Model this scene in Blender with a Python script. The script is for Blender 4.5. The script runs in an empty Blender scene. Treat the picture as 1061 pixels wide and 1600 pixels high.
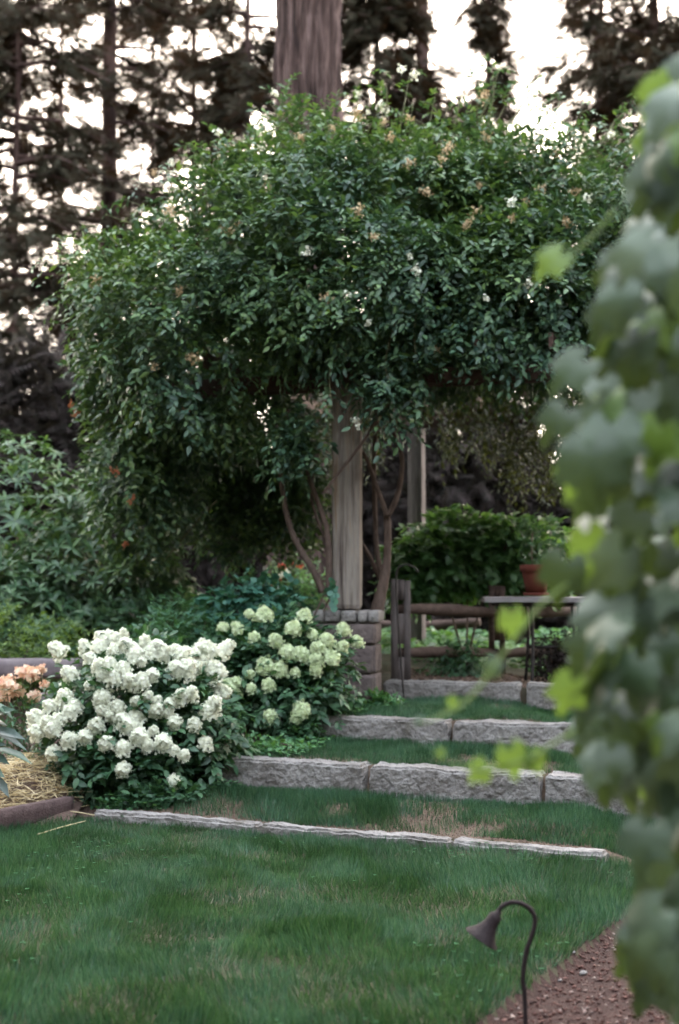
import bpy, bmesh, math, random
import numpy as np
from mathutils import Vector, noise as mnoise

C = bpy.context.scene
COL = C.collection
R = math.radians

# ------------------------------------------------------------------ camera
CAM_H, FPX, CX, CY, HOR = 1.6, 2222.0, 530.5, 800.0, 900.0
PITCH = math.atan((HOR - CY) / FPX)
cam = bpy.data.cameras.new('camera')
cam.sensor_fit = 'VERTICAL'
cam.sensor_height = 36.0
cam.lens = 36.0 * FPX / 1600.0
cam.clip_start, cam.clip_end = 0.05, 2000.0
cam.dof.use_dof = True
cam.dof.focus_distance = 7.7
cam.dof.aperture_fstop = 1.65
camo = bpy.data.objects.new('camera', cam)
COL.objects.link(camo)
camo.location = (0, 0, CAM_H)
camo.rotation_euler = (R(90) + PITCH, 0, 0)
C.camera = camo

# ------------------------------------------------------------------ sky, sun, exposure
SUN_EL, SUN_AZ = R(17), R(9)            # behind the trees, a little right of straight ahead
w = bpy.data.worlds.new('World')
C.world = w
w.use_nodes = True
nt = w.node_tree
sky = nt.nodes.new('ShaderNodeTexSky')
sky.sky_type = 'NISHITA'
sky.sun_disc = False
sky.sun_elevation = SUN_EL
sky.sun_rotation = SUN_AZ
sky.air_density = 1.2
sky.dust_density = 3.0
sky.ozone_density = 1.0
bg = nt.nodes['Background']
warm = nt.nodes.new('ShaderNodeMix')          # warm tint over the sky colour, as a white balance
warm.data_type = 'RGBA'
warm.blend_type = 'MULTIPLY'
warm.inputs[0].default_value = 1.0
warm.inputs[7].default_value = (1.2, 1.0, .79, 1)
nt.links.new(sky.outputs[0], warm.inputs[6])
soft = nt.nodes.new('ShaderNodeHueSaturation')
soft.inputs['Saturation'].default_value = .55
nt.links.new(warm.outputs[2], soft.inputs['Color'])
sky_cap = nt.nodes.new('ShaderNodeMix')          # upper limit on sky brightness round the low sun
sky_cap.data_type = 'RGBA'
sky_cap.blend_type = 'DARKEN'
sky_cap.inputs[0].default_value = 1.0
sky_cap.inputs[7].default_value = (3.6, 3.1, 2.6, 1)
nt.links.new(soft.outputs['Color'], sky_cap.inputs[6])
nt.links.new(sky_cap.outputs[2], bg.inputs[0])
bg.inputs[1].default_value = 0.12
sun = bpy.data.lights.new('sun', 'SUN')
sun.energy = 0.12
sun.angle = R(12)
sun.color = (1.0, 0.86, 0.7)
suno = bpy.data.objects.new('sun', sun)
COL.objects.link(suno)
sd = Vector((math.sin(SUN_AZ) * math.cos(SUN_EL), math.cos(SUN_AZ) * math.cos(SUN_EL), math.sin(SUN_EL)))
suno.rotation_euler = sd.to_track_quat('Z', 'Y').to_euler()
suno.location = (4, 20, 20)
C.view_settings.view_transform = 'Standard'
C.view_settings.look = 'None'
C.view_settings.gamma = 1.0
C.view_settings.exposure = 5.1
C.cycles.max_bounces = 6
C.cycles.diffuse_bounces = 3
C.cycles.glossy_bounces = 2
C.cycles.transmission_bounces = 4
C.cycles.use_denoising = True
C.cycles.denoiser = 'OPENIMAGEDENOISE'
C.cycles.denoising_input_passes = 'RGB_ALBEDO_NORMAL'
C.cycles.denoising_prefilter = 'ACCURATE'
C.cycles.sample_clamp_indirect = 4.0
C.cycles.caustics_reflective = False
C.cycles.caustics_refractive = False


# ------------------------------------------------------------------ helpers
def ray(px, py):
    x, u = (px - CX) / FPX, (CY - py) / FPX
    s, c = math.sin(PITCH), math.cos(PITCH)
    return np.array([x, c - u * s, s + u * c])


def P(px, py, Y):
    d = ray(px, py)
    return np.array([0, 0, CAM_H]) + d * (Y / d[1])


def smooth(a, b, x):
    t = np.clip((x - a) / (b - a), 0, 1)
    return t * t * (3 - 2 * t)


def _h(i, j, k, s):
    n = (i * 374761393 + j * 668265263 + k * 2147483647 + s * 1274126177) & 0xffffffff
    n = ((n ^ (n >> 13)) * 1274126177) & 0xffffffff
    return ((n ^ (n >> 16)) & 0xffff) / 65535.0


def vnoise(p, f, s=0):
    q = np.asarray(p, float) * f
    i = np.floor(q).astype(np.int64)
    t = q - i
    t = t * t * (3 - 2 * t)
    out = 0
    for a in (0, 1):
        for b in (0, 1):
            for c in (0, 1):
                wgt = (t[:, 0] if a else 1 - t[:, 0]) * (t[:, 1] if b else 1 - t[:, 1]) * (t[:, 2] if c else 1 - t[:, 2])
                out = out + wgt * _h(i[:, 0] + a, i[:, 1] + b, i[:, 2] + c, s)
    return out


def tag(o, label=None, cat=None, group=None, kind=None):
    if label:
        o['label'] = label
    if cat:
        o['category'] = cat
    if group:
        o['group'] = group
    if kind:
        o['kind'] = kind
    return o


def empty(name, loc, label=None, cat=None, group=None):
    o = bpy.data.objects.new(name, None)
    o.empty_display_size = 0.1
    COL.objects.link(o)
    o.location = loc
    ROOT[o.name] = np.array(loc, float)
    return tag(o, label, cat, group)


ROOT = {}


def link_mesh(name, me, mat, parent=None):
    o = bpy.data.objects.new(name, me)
    if mat and not len(me.materials):
        me.materials.append(mat)
    COL.objects.link(o)
    if parent is not None:
        o.parent = parent
    return o


def mesh_np(name, V, F, mat, parent=None, sm=False):
    """V (n,3) world coordinates, F (m,k) -> ONE mesh object, local to its parent."""
    V = np.asarray(V, np.float32).reshape(-1, 3)
    F = np.asarray(F, np.int32)
    if parent is not None:
        off = np.zeros(3)
        q = parent
        while q is not None:
            off = off + np.array(q.location)
            q = q.parent
        V = V - off.astype(np.float32)
    me = bpy.data.meshes.new(name)
    k = F.shape[1]
    me.vertices.add(len(V))
    me.vertices.foreach_set('co', V.ravel())
    me.loops.add(F.size)
    me.loops.foreach_set('vertex_index', F.ravel())
    me.polygons.add(len(F))
    me.polygons.foreach_set('loop_start', np.arange(0, F.size, k, dtype=np.int32))
    me.update(calc_edges=True)
    if sm:
        me.polygons.foreach_set('use_smooth', np.ones(len(F), bool))
    return link_mesh(name, me, mat, parent)


def mesh_bm(name, bm, mat, parent=None, sm=False):
    if parent is not None:
        off = Vector((0, 0, 0))
        q = parent
        while q is not None:
            off += q.location
            q = q.parent
        bmesh.ops.translate(bm, verts=bm.verts, vec=-off)
    me = bpy.data.meshes.new(name)
    bm.to_mesh(me)
    bm.free()
    if sm:
        for p in me.polygons:
            p.use_smooth = True
    return link_mesh(name, me, mat, parent)


class Acc:
    """collects triangles"""
    def __init__(s):
        s.V, s.F, s.n = [], [], 0

    def add(s, V, F):
        V = np.asarray(V, float).reshape(-1, 3)
        s.V.append(V)
        s.F.append(np.asarray(F, int) + s.n)
        s.n += len(V)

    def build(s, name, mat, parent=None, sm=False):
        return mesh_np(name, np.vstack(s.V), np.vstack(s.F), mat, parent, sm)


def nrm(a):
    a = np.asarray(a, float)
    return a / np.maximum(np.linalg.norm(a, axis=-1, keepdims=True), 1e-9)


def frames(d, n):
    y = nrm(d)
    x = nrm(np.cross(y, n))
    z = np.cross(x, y)
    return np.stack([x, y, z], axis=-1)


def inst(T, pos, Rm, s):
    """template (verts, tris) at N places -> V, F"""
    tv, tf = T
    N = len(pos)
    s = np.asarray(s, float)
    if s.ndim == 1:
        s = s[:, None]
    sv = tv[None, :, :] * s[:, None, :]
    V = np.einsum('nij,nkj->nki', Rm, sv) + pos[:, None, :]
    F = tf[None] + (np.arange(N) * len(tv))[:, None, None]
    return V.reshape(-1, 3), F.reshape(-1, tf.shape[1])


def rand_unit(rng, n):
    return nrm(rng.normal(size=(n, 3)))


def leaf_ovate(wd=0.24, lift=0.07, droop=0.12):
    V = np.array([(0, 0, 0), (-.8 * wd, .22, lift), (0, .26, 0), (.8 * wd, .22, lift),
                  (-.85 * wd, .6, lift * .7), (0, .6, -.02), (.85 * wd, .6, lift * .7), (0, 1, -droop)], float)
    F = np.array([(0, 2, 1), (0, 3, 2), (1, 2, 5), (1, 5, 4), (2, 3, 6), (2, 6, 5), (4, 5, 7), (5, 6, 7)])
    return V, F


def leaf_simple(wd=0.2, lift=0.06, droop=0.1):
    V = np.array([(0, 0, 0), (-wd, .45, lift), (wd, .45, lift), (0, 1, -droop)], float)
    return V, np.array([(0, 3, 1), (0, 2, 3)])


def leaf_round():
    a = np.linspace(0, 2 * math.pi, 9)[:-1]
    V = [(0, .5, 0)] + [(.48 * math.sin(t), .5 - .5 * math.cos(t), .06 * abs(math.sin(t))) for t in a]
    F = [(0, i + 1, (i + 1) % 8 + 1) for i in range(8)]
    return np.array(V, float), np.array(F)


def leaf_grape(seed):
    rg = random.Random(seed)
    n = 40
    lobes = [(0, 1.0, .36), (1.0, .80, .34), (-1.0, .82, .34), (2.0, .6, .4), (-2.0, .62, .4)]
    ring, mid = [], []
    for i in range(n):
        t = -math.pi + 2 * math.pi * (i + .5) / n
        r = .62
        for a, l, wd in lobes:
            r = max(r, l * math.exp(-((t - a) / wd) ** 2 * .55))
        if abs(t) > 2.75:
            r *= .35
        r *= 1 + .05 * (1 if i % 2 else -1) + rg.uniform(-.03, .03)
        ring.append((r * math.sin(t), r * math.cos(t)))
    V = [(0, 0, 0)]
    for k in (.5, 1.0):
        for (x, y) in ring:
            X, Y = x * k, y * k
            rr = X * X + Y * Y
            z = -.34 * rr + .16 * abs(X) - .05 * math.sin(6 * Y + seed) * abs(X) - .16 * max(0, Y) ** 2
            V.append((X, Y, z))
    F = []
    for i in range(n):
        j = (i + 1) % n
        F.append((0, 1 + j, 1 + i))
        F.append((1 + i, 1 + j, 1 + n + j))
        F.append((1 + i, 1 + n + j, 1 + n + i))
    return np.array(V, float), np.array(F)


def tube(acc, pts, rad, sides=8, sub=6, wob=0.0, seed=0, cap=True):
    pts = [np.array(p, float) for p in pts]
    rad = list(rad) if hasattr(rad, '__len__') else [rad] * len(pts)
    Q, Rr = [], []
    n = len(pts)
    for i in range(n - 1):
        p0, p1, p2, p3 = pts[max(i - 1, 0)], pts[i], pts[i + 1], pts[min(i + 2, n - 1)]
        for k in range(sub):
            t = k / sub
            Q.append(.5 * ((2 * p1) + (-p0 + p2) * t + (2 * p0 - 5 * p1 + 4 * p2 - p3) * t * t + (-p0 + 3 * p1 - 3 * p2 + p3) * t ** 3))
            Rr.append(rad[i] * (1 - t) + rad[i + 1] * t)
    Q.append(pts[-1])
    Rr.append(rad[-1])
    Q = np.array(Q)
    d = nrm(np.gradient(Q, axis=0))
    up = np.array([0, 0, 1.0]) if abs(d[0][2]) < .8 else np.array([0, 1.0, 0])
    x = nrm(np.cross(d[0], up))
    a = np.linspace(0, 2 * math.pi, sides, endpoint=False)
    V = []
    rg = np.random.default_rng(seed)
    for i in range(len(Q)):
        x = nrm(x - d[i] * np.dot(x, d[i]))
        y = np.cross(d[i], x)
        rr = Rr[i] * (1 + wob * rg.uniform(-1, 1, sides))
        V.append(Q[i] + (np.cos(a) * rr)[:, None] * x + (np.sin(a) * rr)[:, None] * y)
    m = len(Q)
    V = np.vstack(V)
    F = []
    for i in range(m - 1):
        for k in range(sides):
            k2 = (k + 1) % sides
            A, B, Cc, D = i * sides + k, i * sides + k2, (i + 1) * sides + k2, (i + 1) * sides + k
            F += [(A, B, Cc), (A, Cc, D)]
    if cap:
        c0, c1 = len(V), len(V) + 1
        V = np.vstack([V, Q[:1], Q[-1:]])
        for k in range(sides):
            k2 = (k + 1) % sides
            F.append((c0, k2, k))
            F.append((c1, (m - 1) * sides + k, (m - 1) * sides + k2))
    acc.add(V, F)


def lathe(prof, n=32):
    """profile [(r,z)] -> V, F (tris)"""
    a = np.linspace(0, 2 * math.pi, n, endpoint=False)
    V, F = [], []
    for (r, z) in prof:
        V += [(r * math.cos(t), r * math.sin(t), z) for t in a]
    for i in range(len(prof) - 1):
        for k in range(n):
            k2 = (k + 1) % n
            A, B, Cc, D = i * n + k, i * n + k2, (i + 1) * n + k2, (i + 1) * n + k
            F += [(A, B, Cc), (A, Cc, D)]
    return np.array(V), np.array(F)


def rough_block(size, res, amp, seed, freq=6.0, center=(0, 0, 0), rz=0.0, skew=0.0, bev=0.012):
    """a hewn block: subdivided box, eased edges, noise on every side"""
    L, D, H = size
    bm = bmesh.new()
    nx, ny, nz = [max(1, int(round(s / res))) for s in size]
    idx = {}

    def v(i, j, k):
        if (i, j, k) not in idx:
            p = Vector((L * (i / nx - .5), D * (j / ny - .5), H * (k / nz - .5)))
            q = p.copy()
            on = [abs(abs(p.x) - L / 2) < 1e-6, abs(abs(p.y) - D / 2) < 1e-6, abs(abs(p.z) - H / 2) < 1e-6]
            if sum(on) >= 2:
                for ax in range(3):
                    if on[ax]:
                        q[ax] -= math.copysign(bev, p[ax])
            s = Vector((seed * 7.3, seed * 3.1, seed * 1.7))
            n1 = mnoise.noise_vector(p * freq + s) * amp
            n2 = mnoise.noise_vector(p * freq * 3.7 + s) * amp * .55
            n3 = mnoise.noise_vector(p * freq * 0.35 + s) * amp * .9
            q += n1 + n2 + n3
            idx[(i, j, k)] = bm.verts.new(q)
        return idx[(i, j, k)]

    def face(a, b, c, d):
        try:
            bm.faces.new((a, b, c, d))
        except ValueError:
            pass
    for i in range(nx):
        for j in range(ny):
            face(v(i, j, 0), v(i, j + 1, 0), v(i + 1, j + 1, 0), v(i + 1, j, 0))
            face(v(i, j, nz), v(i + 1, j, nz), v(i + 1, j + 1, nz), v(i, j + 1, nz))
    for i in range(nx):
        for k in range(nz):
            face(v(i, 0, k), v(i + 1, 0, k), v(i + 1, 0, k + 1), v(i, 0, k + 1))
            face(v(i, ny, k), v(i, ny, k + 1), v(i + 1, ny, k + 1), v(i + 1, ny, k))
    for j in range(ny):
        for k in range(nz):
            face(v(0, j, k), v(0, j, k + 1), v(0, j + 1, k + 1), v(0, j + 1, k))
            face(v(nx, j, k), v(nx, j + 1, k), v(nx, j + 1, k + 1), v(nx, j, k + 1))
    from mathutils import Matrix
    bmesh.ops.rotate(bm, verts=bm.verts, cent=(0, 0, 0), matrix=Matrix.Rotation(rz, 3, 'Z'))
    bmesh.ops.translate(bm, verts=bm.verts, vec=Vector(center))
    return bm


# ------------------------------------------------------------------ materials
def new_mat(name):
    m = bpy.data.materials.new(name)
    m.use_nodes = True
    t = m.node_tree
    return m, t, t.nodes['Principled BSDF'], t.nodes['Material Output']


def ramp(t, fac, stops):
    r = t.nodes.new('ShaderNodeValToRGB')
    e = r.color_ramp.elements
    while len(e) < len(stops):
        e.new(0.5)
    for el, (p, c) in zip(e, stops):
        el.position = p
        el.color = (*c, 1)
    t.links.new(fac, r.inputs[0])
    return r.outputs[0]


def leaf_mat(name, cols, rough=0.45, trans=0.25, tcol=None, spec=0.5, patch=None):
    m, t, b, o = new_mat(name)
    g = t.nodes.new('ShaderNodeNewGeometry')
    n = len(cols)
    c = ramp(t, g.outputs['Random Per Island'], [(i / max(1, n - 1), k) for i, k in enumerate(cols)])
    if patch:
        tc = t.nodes.new('ShaderNodeTexCoord')
        nz = t.nodes.new('ShaderNodeTexNoise')
        nz.inputs['Scale'].default_value = patch[0]
        nz.inputs['Detail'].default_value = 3
        t.links.new(tc.outputs['Object'], nz.inputs['Vector'])
        mr = t.nodes.new('ShaderNodeMapRange')
        mr.inputs[1].default_value, mr.inputs[2].default_value = .40, .62
        t.links.new(nz.outputs[0], mr.inputs[0])
        mx = t.nodes.new('ShaderNodeMix')
        mx.data_type = 'RGBA'
        mx.blend_type = 'MULTIPLY'
        t.links.new(mr.outputs[0], mx.inputs[0])
        t.links.new(c, mx.inputs[6])
        mx.inputs[7].default_value = (*patch[1], 1)
        c = mx.outputs[2]
    t.links.new(c, b.inputs['Base Color'])
    b.inputs['Roughness'].default_value = rough
    b.inputs['Specular IOR Level'].default_value = spec
    if trans > 0:
        tr = t.nodes.new('ShaderNodeBsdfTranslucent')
        if tcol:
            tr.inputs[0].default_value = (*tcol, 1)
        else:
            hs = t.nodes.new('ShaderNodeMix')
            hs.data_type = 'RGBA'
            hs.blend_type = 'MULTIPLY'
            hs.inputs[0].default_value = 1
            t.links.new(c, hs.inputs[6])
            hs.inputs[7].default_value = (2.2, 2.0, .8, 1)
            t.links.new(hs.outputs[2], tr.inputs[0])
        mix = t.nodes.new('ShaderNodeMixShader')
        mix.inputs[0].default_value = trans
        t.links.new(b.outputs[0], mix.inputs[1])
        t.links.new(tr.outputs[0], mix.inputs[2])
        t.links.new(mix.outputs[0], o.inputs[0])
    return m


def noise_mat(name, stops, scale=8, detail=8, rough=0.85, stretch=(1, 1, 1), bump=0.3, bscale=None, speck=None, dist=0.02, spec=0.3):
    m, t, b, o = new_mat(name)
    tc = t.nodes.new('ShaderNodeTexCoord')
    mp = t.nodes.new('ShaderNodeMapping')
    mp.inputs['Scale'].default_value = stretch
    t.links.new(tc.outputs['Object'], mp.inputs[0])
    nz = t.nodes.new('ShaderNodeTexNoise')
    nz.inputs['Scale'].default_value = scale
    nz.inputs['Detail'].default_value = detail
    nz.inputs['Roughness'].default_value = .65
    t.links.new(mp.outputs[0], nz.inputs['Vector'])
    c = ramp(t, nz.outputs[0], stops)
    if speck:
        n2 = t.nodes.new('ShaderNodeTexNoise')
        n2.inputs['Scale'].default_value = speck[0]
        n2.inputs['Detail'].default_value = 2
        t.links.new(mp.outputs[0], n2.inputs['Vector'])
        c2 = ramp(t, n2.outputs[0], speck[1])
        mx = t.nodes.new('ShaderNodeMix')
        mx.data_type = 'RGBA'
        mx.blend_type = 'MULTIPLY'
        mx.inputs[0].default_value = speck[2]
        t.links.new(c, mx.inputs[6])
        t.links.new(c2, mx.inputs[7])
        c = mx.outputs[2]
    t.links.new(c, b.inputs['Base Color'])
    b.inputs['Roughness'].default_value = rough
    b.inputs['Specular IOR Level'].default_value = spec
    if bump:
        n3 = t.nodes.new('ShaderNodeTexNoise')
        n3.inputs['Scale'].default_value = bscale or scale * 3
        n3.inputs['Detail'].default_value = 6
        t.links.new(mp.outputs[0], n3.inputs['Vector'])
        bp = t.nodes.new('ShaderNodeBump')
        bp.inputs['Strength'].default_value = bump
        bp.inputs['Distance'].default_value = dist
        t.links.new(n3.outputs[0], bp.inputs['Height'])
        t.links.new(bp.outputs[0], b.inputs['Normal'])
    return m


def plain(name, col, rough=.6, metal=0.0):
    return noise_mat(name, [(.3, tuple(c * .8 for c in col)), (.7, tuple(min(1, c * 1.15) for c in col))], 14, 5, rough, bump=.15)


M = {}
M['soil'] = noise_mat('soil', [(.3, (.055, .033, .028)), (.7, (.13, .085, .07))], 9, 10, .95, bump=.8, bscale=40)
M['turf_soil'] = noise_mat('turf_soil', [(.3, (.022, .026, .012)), (.7, (.06, .05, .03))], 5, 8, .95, bump=.6, bscale=60)
M['tread_soil'] = noise_mat('tread_soil', [(.3, (.05, .034, .025)), (.7, (.13, .09, .066))], 20, 8, .95, bump=.7, bscale=60)
M['gravel_bed'] = noise_mat('gravel_bed', [(.3, (.02, .008, .007)), (.7, (.05, .021, .018))], 30, 8, .9, bump=1, bscale=90)
M['forest'] = noise_mat('forest_floor', [(.3, (.03, .035, .02)), (.7, (.085, .06, .045))], 3, 8, .95, bump=.5)
M['granite'] = noise_mat('granite', [(.25, (.085, .076, .052)), (.40, (.175, .158, .152)), (.56, (.24, .222, .218)), (.75, (.31, .292, .278))], 3.5, 10, .9, bump=1.0, bscale=22, dist=.035,
                         speck=(70, [(.30, (.45, .42, .44)), (.46, (1, 1, 1)), (.7, (1.12, 1.1, 1.08))], .6))
M['fieldstone'] = noise_mat('fieldstone', [(.3, (.065, .048, .048)), (.7, (.16, .125, .12))], 7, 8, .9, bump=.8, bscale=30)
M['mortar'] = plain('mortar', (.10, .085, .08), .95)
M['post_wood'] = noise_mat('weathered_post_wood', [(.28, (.045, .033, .028)), (.42, (.14, .112, .10)), (.55, (.25, .215, .19)), (.63, (.22, .15, .105)), (.75, (.12, .10, .09))], 4, 10, .85,
                           stretch=(4.5, 4.5, .3), bump=.8, bscale=12, dist=.012, speck=(3.2, [(.30, (.25, .2, .18)), (.40, (1, 1, 1)), (1, (1, 1, 1))], .9))
M['grey_wood'] = noise_mat('grey_fence_wood', [(.25, (.06, .046, .045)), (.6, (.15, .125, .125)), (.8, (.09, .072, .07))], 6, 8, .85, stretch=(5, 5, .5), bump=.5, bscale=20, dist=.01)
M['rail_wood'] = noise_mat('brown_rail_wood', [(.25, (.05, .03, .026)), (.7, (.12, .08, .068))], 8, 8, .85, stretch=(.5, 4, 4), bump=.5, bscale=20, dist=.01)
M['beam_wood'] = noise_mat('shaded_beam_wood', [(.25, (.04, .022, .018)), (.7, (.085, .05, .04))], 6, 8, .85, stretch=(.5, 4, 4), bump=.4)  # brown darkened so the beams carry the canopy's shade in their colour
M['sleeper'] = noise_mat('timber_edging', [(.25, (.05, .03, .03)), (.7, (.11, .072, .07))], 6, 8, .85, stretch=(.6, 4, 4), bump=.5)
M['slab'] = noise_mat('purple_grey_stone', [(.3, (.12, .095, .105)), (.7, (.21, .175, .185))], 6, 8, .85, bump=.4)
M['bark'] = noise_mat('fir_bark', [(.38, (.018, .009, .009)), (.5, (.062, .036, .034)), (.62, (.12, .078, .076))], 5, 9, .9, stretch=(2.6, 2.6, .22), bump=1.0, bscale=9, dist=.05)
M['bark_far'] = noise_mat('far_bark', [(.3, (.035, .02, .02)), (.7, (.085, .05, .048))], 4, 6, .9, stretch=(3, 3, .5), bump=.5, dist=.04)
M['cane'] = noise_mat('rose_cane_bark', [(.3, (.05, .032, .026)), (.7, (.13, .09, .075))], 12, 8, .85, stretch=(2, 2, .6), bump=.6, bscale=30)
M['twig'] = plain('green_twig', (.10, .10, .05), .7)
M['rose'] = leaf_mat('rose_leaf', [(.016, .042, .030), (.030, .068, .046), (.050, .105, .060), (.075, .135, .060)], .5, .18, spec=.45, patch=(.8, (1.55, 1.35, .9)))
M['rose_back'] = leaf_mat('rose_leaf_olive', [(.022, .03, .009), (.045, .055, .015)], .5, .25)  # darker olive leaf colour for the rear curtain
M['bloom_tan'] = leaf_mat('spent_bloom', [(.30, .19, .10), (.46, .33, .20), (.58, .46, .30)], .8, .2, (.5, .35, .2))
M['bloom_white'] = leaf_mat('rose_bloom', [(.72, .70, .58), (.82, .81, .72)], .7, .2, (.8, .8, .65))
M['bloom_rust'] = leaf_mat('rust_bloom', [(.30, .09, .04), (.42, .16, .08)], .8, .2, (.5, .2, .1))
M['hyd_leaf'] = leaf_mat('hydrangea_leaf', [(.022, .060, .035), (.04, .10, .05), (.06, .14, .065)], .5, .22)
M['hyd_white'] = leaf_mat('hydrangea_petal', [(.78, .80, .64), (.87, .87, .76), (.91, .91, .85)], .75, .40, (.95, .96, .86))
M['hyd_lime'] = leaf_mat('hydrangea_petal_lime', [(.56, .66, .40), (.70, .77, .54), (.80, .84, .66)], .75, .35, (.8, .88, .6))
M['rhodo'] = leaf_mat('rhododendron_leaf', [(.03, .075, .04), (.06, .125, .06), (.10, .18, .075)], .42, .15)
M['lime_shrub'] = leaf_mat('lime_shrub_leaf', [(.06, .11, .03), (.10, .17, .05), (.14, .22, .06)], .55, .3)
M['teal_leaf'] = leaf_mat('teal_round_leaf', [(.03, .10, .08), (.05, .15, .115), (.07, .18, .13)], .55, .2)
M['hedge_leaf'] = leaf_mat('hedge_leaf', [(.04, .10, .04), (.075, .17, .07), (.13, .25, .11)], .42, .3)
M['herb'] = leaf_mat('herb_leaf', [(.04, .12, .06), (.07, .18, .08), (.10, .22, .09)], .55, .25)
M['clover'] = leaf_mat('clover_leaf', [(.025, .075, .035), (.04, .11, .05)], .9, .2, spec=.1)
M['fern'] = leaf_mat('fern_leaf', [(.04, .11, .06), (.07, .16, .09)], .55, .25)
M['dark_leaf'] = leaf_mat('dark_peony_leaf', [(.03, .045, .045), (.045, .075, .065), (.05, .10, .06)], .35, .12)
M['pink'] = leaf_mat('salmon_petal', [(.80, .50, .40), (.86, .70, .54), (.88, .82, .64)], .6, .3, (.9, .5, .35))
M['red'] = leaf_mat('red_petal', [(.5, .05, .03), (.65, .12, .06)], .6, .2, (.7, .1, .05))
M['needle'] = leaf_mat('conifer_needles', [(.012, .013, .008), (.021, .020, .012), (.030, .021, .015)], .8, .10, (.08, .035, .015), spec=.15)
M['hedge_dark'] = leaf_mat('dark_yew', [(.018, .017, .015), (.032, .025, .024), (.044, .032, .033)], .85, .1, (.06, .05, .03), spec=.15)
M['grape'] = leaf_mat('vine_leaf', [(.016, .034, .014), (.034, .064, .030), (.068, .105, .062), (.135, .175, .125)], .45, .14, (.18, .28, .05), spec=.5)
M['grape_lit'] = leaf_mat('backlit_vine_leaf', [(.07, .13, .025), (.11, .19, .04)], .5, .35, (.24, .38, .06))  # brighter lime leaf colour stands in for light coming through
M['vine_wood'] = noise_mat('vine_bark', [(.3, (.06, .042, .035)), (.7, (.15, .10, .08))], 12, 8, .9, bump=.6)
M['vine_green'] = plain('vine_shoot', (.20, .28, .09), .6)
M['grass'] = leaf_mat('grass_blade', [(.018, .055, .032), (.030, .085, .050), (.050, .122, .072), (.095, .175, .12)], .36, .2, patch=(1.9, (.55, .62, .5)))
M['grass_dry'] = leaf_mat('dry_grass', [(.30, .24, .12), (.38, .30, .17)], .7, .2)
M['straw'] = leaf_mat('straw', [(.45, .34, .19), (.62, .50, .30), (.74, .63, .42)], .7, .2, (.6, .5, .3))
M['stone_bits'] = leaf_mat('gravel_chip', [(.028, .008, .006), (.048, .015, .011), (.07, .024, .018), (.088, .031, .024), (.10, .042, .034), (.125, .06, .05), (.30, .24, .22)], .85, 0)
M['chip'] = leaf_mat('bark_chip', [(.055, .03, .023), (.11, .068, .05), (.17, .11, .08)], .85, 0)
M['iron'] = plain('black_iron', (.025, .02, .02), .55)
M['bronze'] = noise_mat('bronze_lamp_paint', [(.3, (.018, .012, .013)), (.7, (.034, .024, .027))], 40, 6, .75, bump=.3, spec=.2)
M['terracotta'] = noise_mat('terracotta', [(.3, (.12, .034, .024)), (.7, (.19, .055, .04))], 9, 6, .85, bump=.2)
M['potsoil'] = plain('potting_soil', (.03, .02, .015), .95)
M['zinc'] = noise_mat('grey_table_top', [(.3, (.20, .185, .20)), (.7, (.30, .275, .285))], 7, 6, .6, bump=.1)

# ------------------------------------------------------------------ lie of the land
LINES = [((-1.62, 9.43), (1.45, 8.0), .07), ((-.82, 10.09), (1.90, 9.03), .23),
         ((-.22, 11.16), (1.95, 10.39), .19), ((.36, 12.57), (2.2, 12.13), .17)]


def dline(i, x, y):
    (ax, ay), (bx, by), _ = LINES[i]
    L = math.hypot(bx - ax, by - ay)
    return ((x - ax) * -(by - ay) + (y - ay) * (bx - ax)) / L


def left_edge(y):
    return np.interp(y, [7, 9.43, 10.09, 11.16, 12.57, 14], [-1.75, -1.62, -.86, -.28, .25, .4])


def path_x(y):
    return np.interp(y, [-3, 2.5, 4.2, 5.08, 6.58, 7.56, 8.3, 9.5, 14], [-4.2, -.9, .0, .434, 1.21, 1.80, 2.05, 2.35, 2.6])


def timber_side(x, y):      # > 0: left of the timber edging (the straw bed)
    return -((x + 1.80) * .864 - (y - 9.62) * .504)


def ground_z(x, y):
    x, y = np.asarray(x, float), np.asarray(y, float)
    zs = np.zeros_like(x)
    for i, (_, _, h) in enumerate(LINES):
        h = h * (1 - smooth(0, .4, x - (1.42, 1.95, 2.2, 2.4)[i]))
        zs = zs + h * smooth(.07, .12, dline(i, x, y))
        if i < 3:
            zs = zs - (.02 if i == 0 else 0) * smooth(.07, .12, dline(0, x, y)) * (1 - smooth(.2, .6, dline(0, x, y))) + (.045 if i == 0 else .02) * smooth(.2, .7, dline(i, x, y)) * (1 - smooth(.07, .12, dline(i + 1, x, y)))
    zb = .66 * smooth(.05, 3.8, dline(0, x, y))
    ws = smooth(-.06, .06, x - left_edge(y)) * (1 - smooth(2.35, 2.6, x))
    z = zb * (1 - ws) + zs * ws
    pth = smooth(-.02, .03, x - path_x(y)) * (1 - smooth(8.0, 8.8, y))
    z = z - .045 * pth
    z = z + .05 * smooth(0.05, .5, timber_side(x, y)) * smooth(6.0, 7, y)
    p = np.stack([x.ravel(), y.ravel(), 0 * x.ravel()], 1)
    z = z + ((vnoise(p, 1.1, 3) - .5) * .03 + (vnoise(p, 4.0, 4) - .5) * .012).reshape(x.shape)
    far = smooth(18, 60, np.hypot(x, y))
    return z + far * (vnoise(p, .05, 9).reshape(x.shape)) * 1.2


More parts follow.
